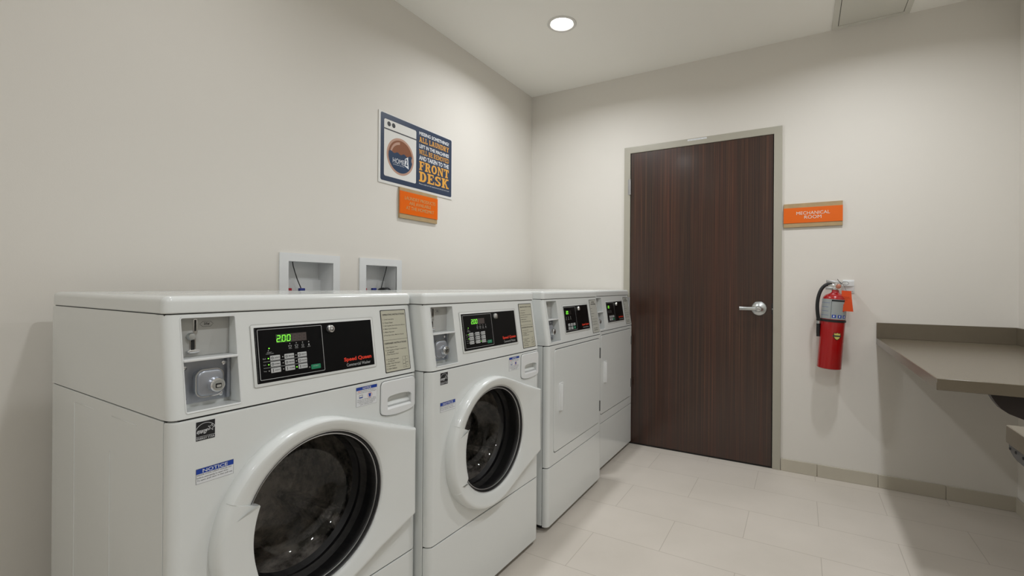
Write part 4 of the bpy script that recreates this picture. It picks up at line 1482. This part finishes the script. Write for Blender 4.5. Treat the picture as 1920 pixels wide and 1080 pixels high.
def smooth(P, it=2):
    P = [V3(p) for p in P]
    for _ in range(it):
        Q = [P[0]]
        for a, b in zip(P, P[1:]):
            Q += [a * .75 + b * .25, a * .25 + b * .75]
        Q.append(P[-1])
        P = Q
    return P
ho.tube([ME @ p for p in smooth(hp_)], 0.0100, BLACKRUB, n=14)
ho.build('hose', ex)
nz = MB()
nz.tube([ME @ V3(p) for p in ((-0.072, -0.010, 0.272), (-0.071, -0.010, 0.258))], 0.0118, SATIN, n=16)
nz.tube([ME @ V3(p) for p in ((-0.072, -0.010, 0.260), (-0.069, -0.010, 0.21), (-0.066, -0.010, 0.182))], [0.0105, 0.0108, 0.0112], BLACKRUB, n=14)
nz.build('nozzle', ex)
pn = MB()
loop = [ME @ V3((0.045 + 0.016 * math.cos(a_), -0.014 + 0.004 * math.sin(a_), 0.505 + 0.010 * math.sin(a_))) for a_ in [2 * PI * k / 20 for k in range(20)]]
pn.tube(loop, 0.0011, DARKGR, n=6, closed=True)
pn.tube([ME @ V3(p) for p in ((0.004, -0.014, 0.527), (0.012, -0.015, 0.514), (0.030, -0.016, 0.500))], 0.0016, DARKGR, n=6)
pn.build('safety_pin', ex)
tg = MB()
t = bmesh.new()
tw = [[(0.028, -0.032, 0.462), (0.075, -0.030, 0.462)], [(0.030, -0.040, 0.425), (0.079, -0.036, 0.425)], [(0.038, -0.046, 0.380), (0.086, -0.040, 0.380)], [(0.042, -0.050, 0.345), (0.092, -0.043, 0.345)]]
vv = [[t.verts.new(ME @ V3(p)) for p in r_] for r_ in tw]
for a, b in zip(vv, vv[1:]):
    t.faces.new((a[0], a[1], b[1], b[0]))
ext = bmesh.ops.solidify(t, geom=list(t.faces), thickness=0.0006)
tg.add(t, TAG)
tg.tube([ME @ V3(p) for p in ((0.052, -0.031, 0.458), (0.045, -0.026, 0.475), (0.034, -0.018, 0.496))], 0.0010, DARKGR, n=6)
MT = ME @ frame((0.030, -0.0425, 0.405), (0.049, 0.004, 0), (-0.006, 0.006, 0.045))
for k, (a, b) in enumerate(((0.006, 0.030), (0.004, 0.044), (0.006, 0.040))):
    tg.flat([(a, 0.002 + k * 0.009), (b, 0.002 + k * 0.009), (b, 0.0034 + k * 0.009), (a, 0.0034 + k * 0.009)], 0.0035, mat('tag_ink', srgb(150, 44, 20), 0.6), MT)
tg.build('inspection_tag', ex)
wb = MB()
O2 = Matrix.Translation((-2.093, 0.095, -0.683))
wb.box((2.165, -0.004, 1.125), (2.222, 0, 1.205), PLASTIC, bev=0.001, M=O2)
wb.prism([(2.120, -0.085), (2.170, -0.004), (2.222, -0.004), (2.205, -0.012), (2.180, -0.014), (2.140, -0.088)], 1.168, 1.196, PLASTIC, O2)
wb.lathe([(0, 0), (0.004, 0), (0.003, 0.003), (0, 0.0035)], SATIN, O2 @ frame((2.214, -0.004, 1.138), (1, 0, 0), (0, 0, 1)), 12)
tag(wb.build('wall_bracket', ex), 'off-white wall bracket')

# ------------------------------------------------------------------ folding counters along the right wall
ZC = 0.867
cn = empty('laundry_folding_counter', (2.63, -0.7, ZC))
tag(cn, 'grey-brown folding counter on the right wall filling the corner with the far wall', 'counter', 'folding counters')
OC = Matrix.Translation((-2.63, 0.7, -ZC))
MB().box((2.33, -1.398, ZC - 0.038), (W - 0.001, -0.001, ZC), COUNTER, bev=0.0015, seg=1, M=OC).build('countertop', cn, wn=True)
bs = MB()
bs.box((2.33, -0.011, ZC), (W - 0.001, -0.001, 0.956), COUNTER, bev=0.001, seg=1, M=OC)
bs.box((W - 0.011, -1.398, ZC), (W - 0.001, -0.0115, 0.956), COUNTER, bev=0.001, seg=1, M=OC)
bs.build('backsplash', cn, wn=True)


def bracket(y, par, O_):
    p = [(W - 0.001, ZC - 0.038), (2.474, ZC - 0.038), (2.480, 0.812), (2.489, 0.795), (2.503, 0.775), (2.522, 0.761), (2.562, 0.745), (2.62, 0.724), (2.70, 0.690), (2.78, 0.640), (2.86, 0.56), (2.905, 0.50), (W - 0.001, 0.46)]
    MB().prism(p, -0.016, 0.016, DARKBR, O_ @ frame((0, y, 0), (1, 0, 0), (0, 0, 1)), bev=0.001, seg=1).build('support_bracket', par, wn=True)


bracket(-1.31, cn, OC)
bracket(-0.40, cn, OC)
c2 = empty('laundry_folding_counter', (2.63, -3.0, ZC))
tag(c2, 'nearer grey-brown folding counter cut off by the right edge of the photo', 'counter', 'folding counters')
OC2 = Matrix.Translation((-2.63, 3.0, -ZC))
MB().box((2.33, -3.9, ZC - 0.038), (W - 0.001, -1.988, ZC), COUNTER, bev=0.0015, seg=1, M=OC2).build('countertop', c2, wn=True)
MB().box((W - 0.016, -3.9, ZC), (W - 0.001, -1.988, 0.956), COUNTER, bev=0.001, seg=1, M=OC2).build('backsplash', c2, wn=True)
rl = MB()
pts = [(-3.85, ZC - 0.038), (-3.85, 0.803), (-2.035, 0.801), (-2.020, 0.8015), (-2.003, 0.804), (-1.988, 0.809), (-1.978, 0.816), (-1.9752, ZC - 0.038)]
rl.prism(pts, 0.0, 0.022, DARKGR, OC2 @ frame((2.338, 0, 0), (0, 1, 0), (0, 0, 1)), bev=0.002, seg=2)
for y_ in (-1.986, -2.016, -2.054):
    rl.lathe([(0, 0), (0.0035, 0), (0.0028, 0.002), (0, 0.0022)], PRINTBLACK, OC2 @ frame((2.338, y_, 0.8165), (0, -1, 0), (0, 0, 1)), 12)
rl.build('under_rail', c2)
for y_ in (-2.60, -3.40):
    bracket(y_, c2, OC2)
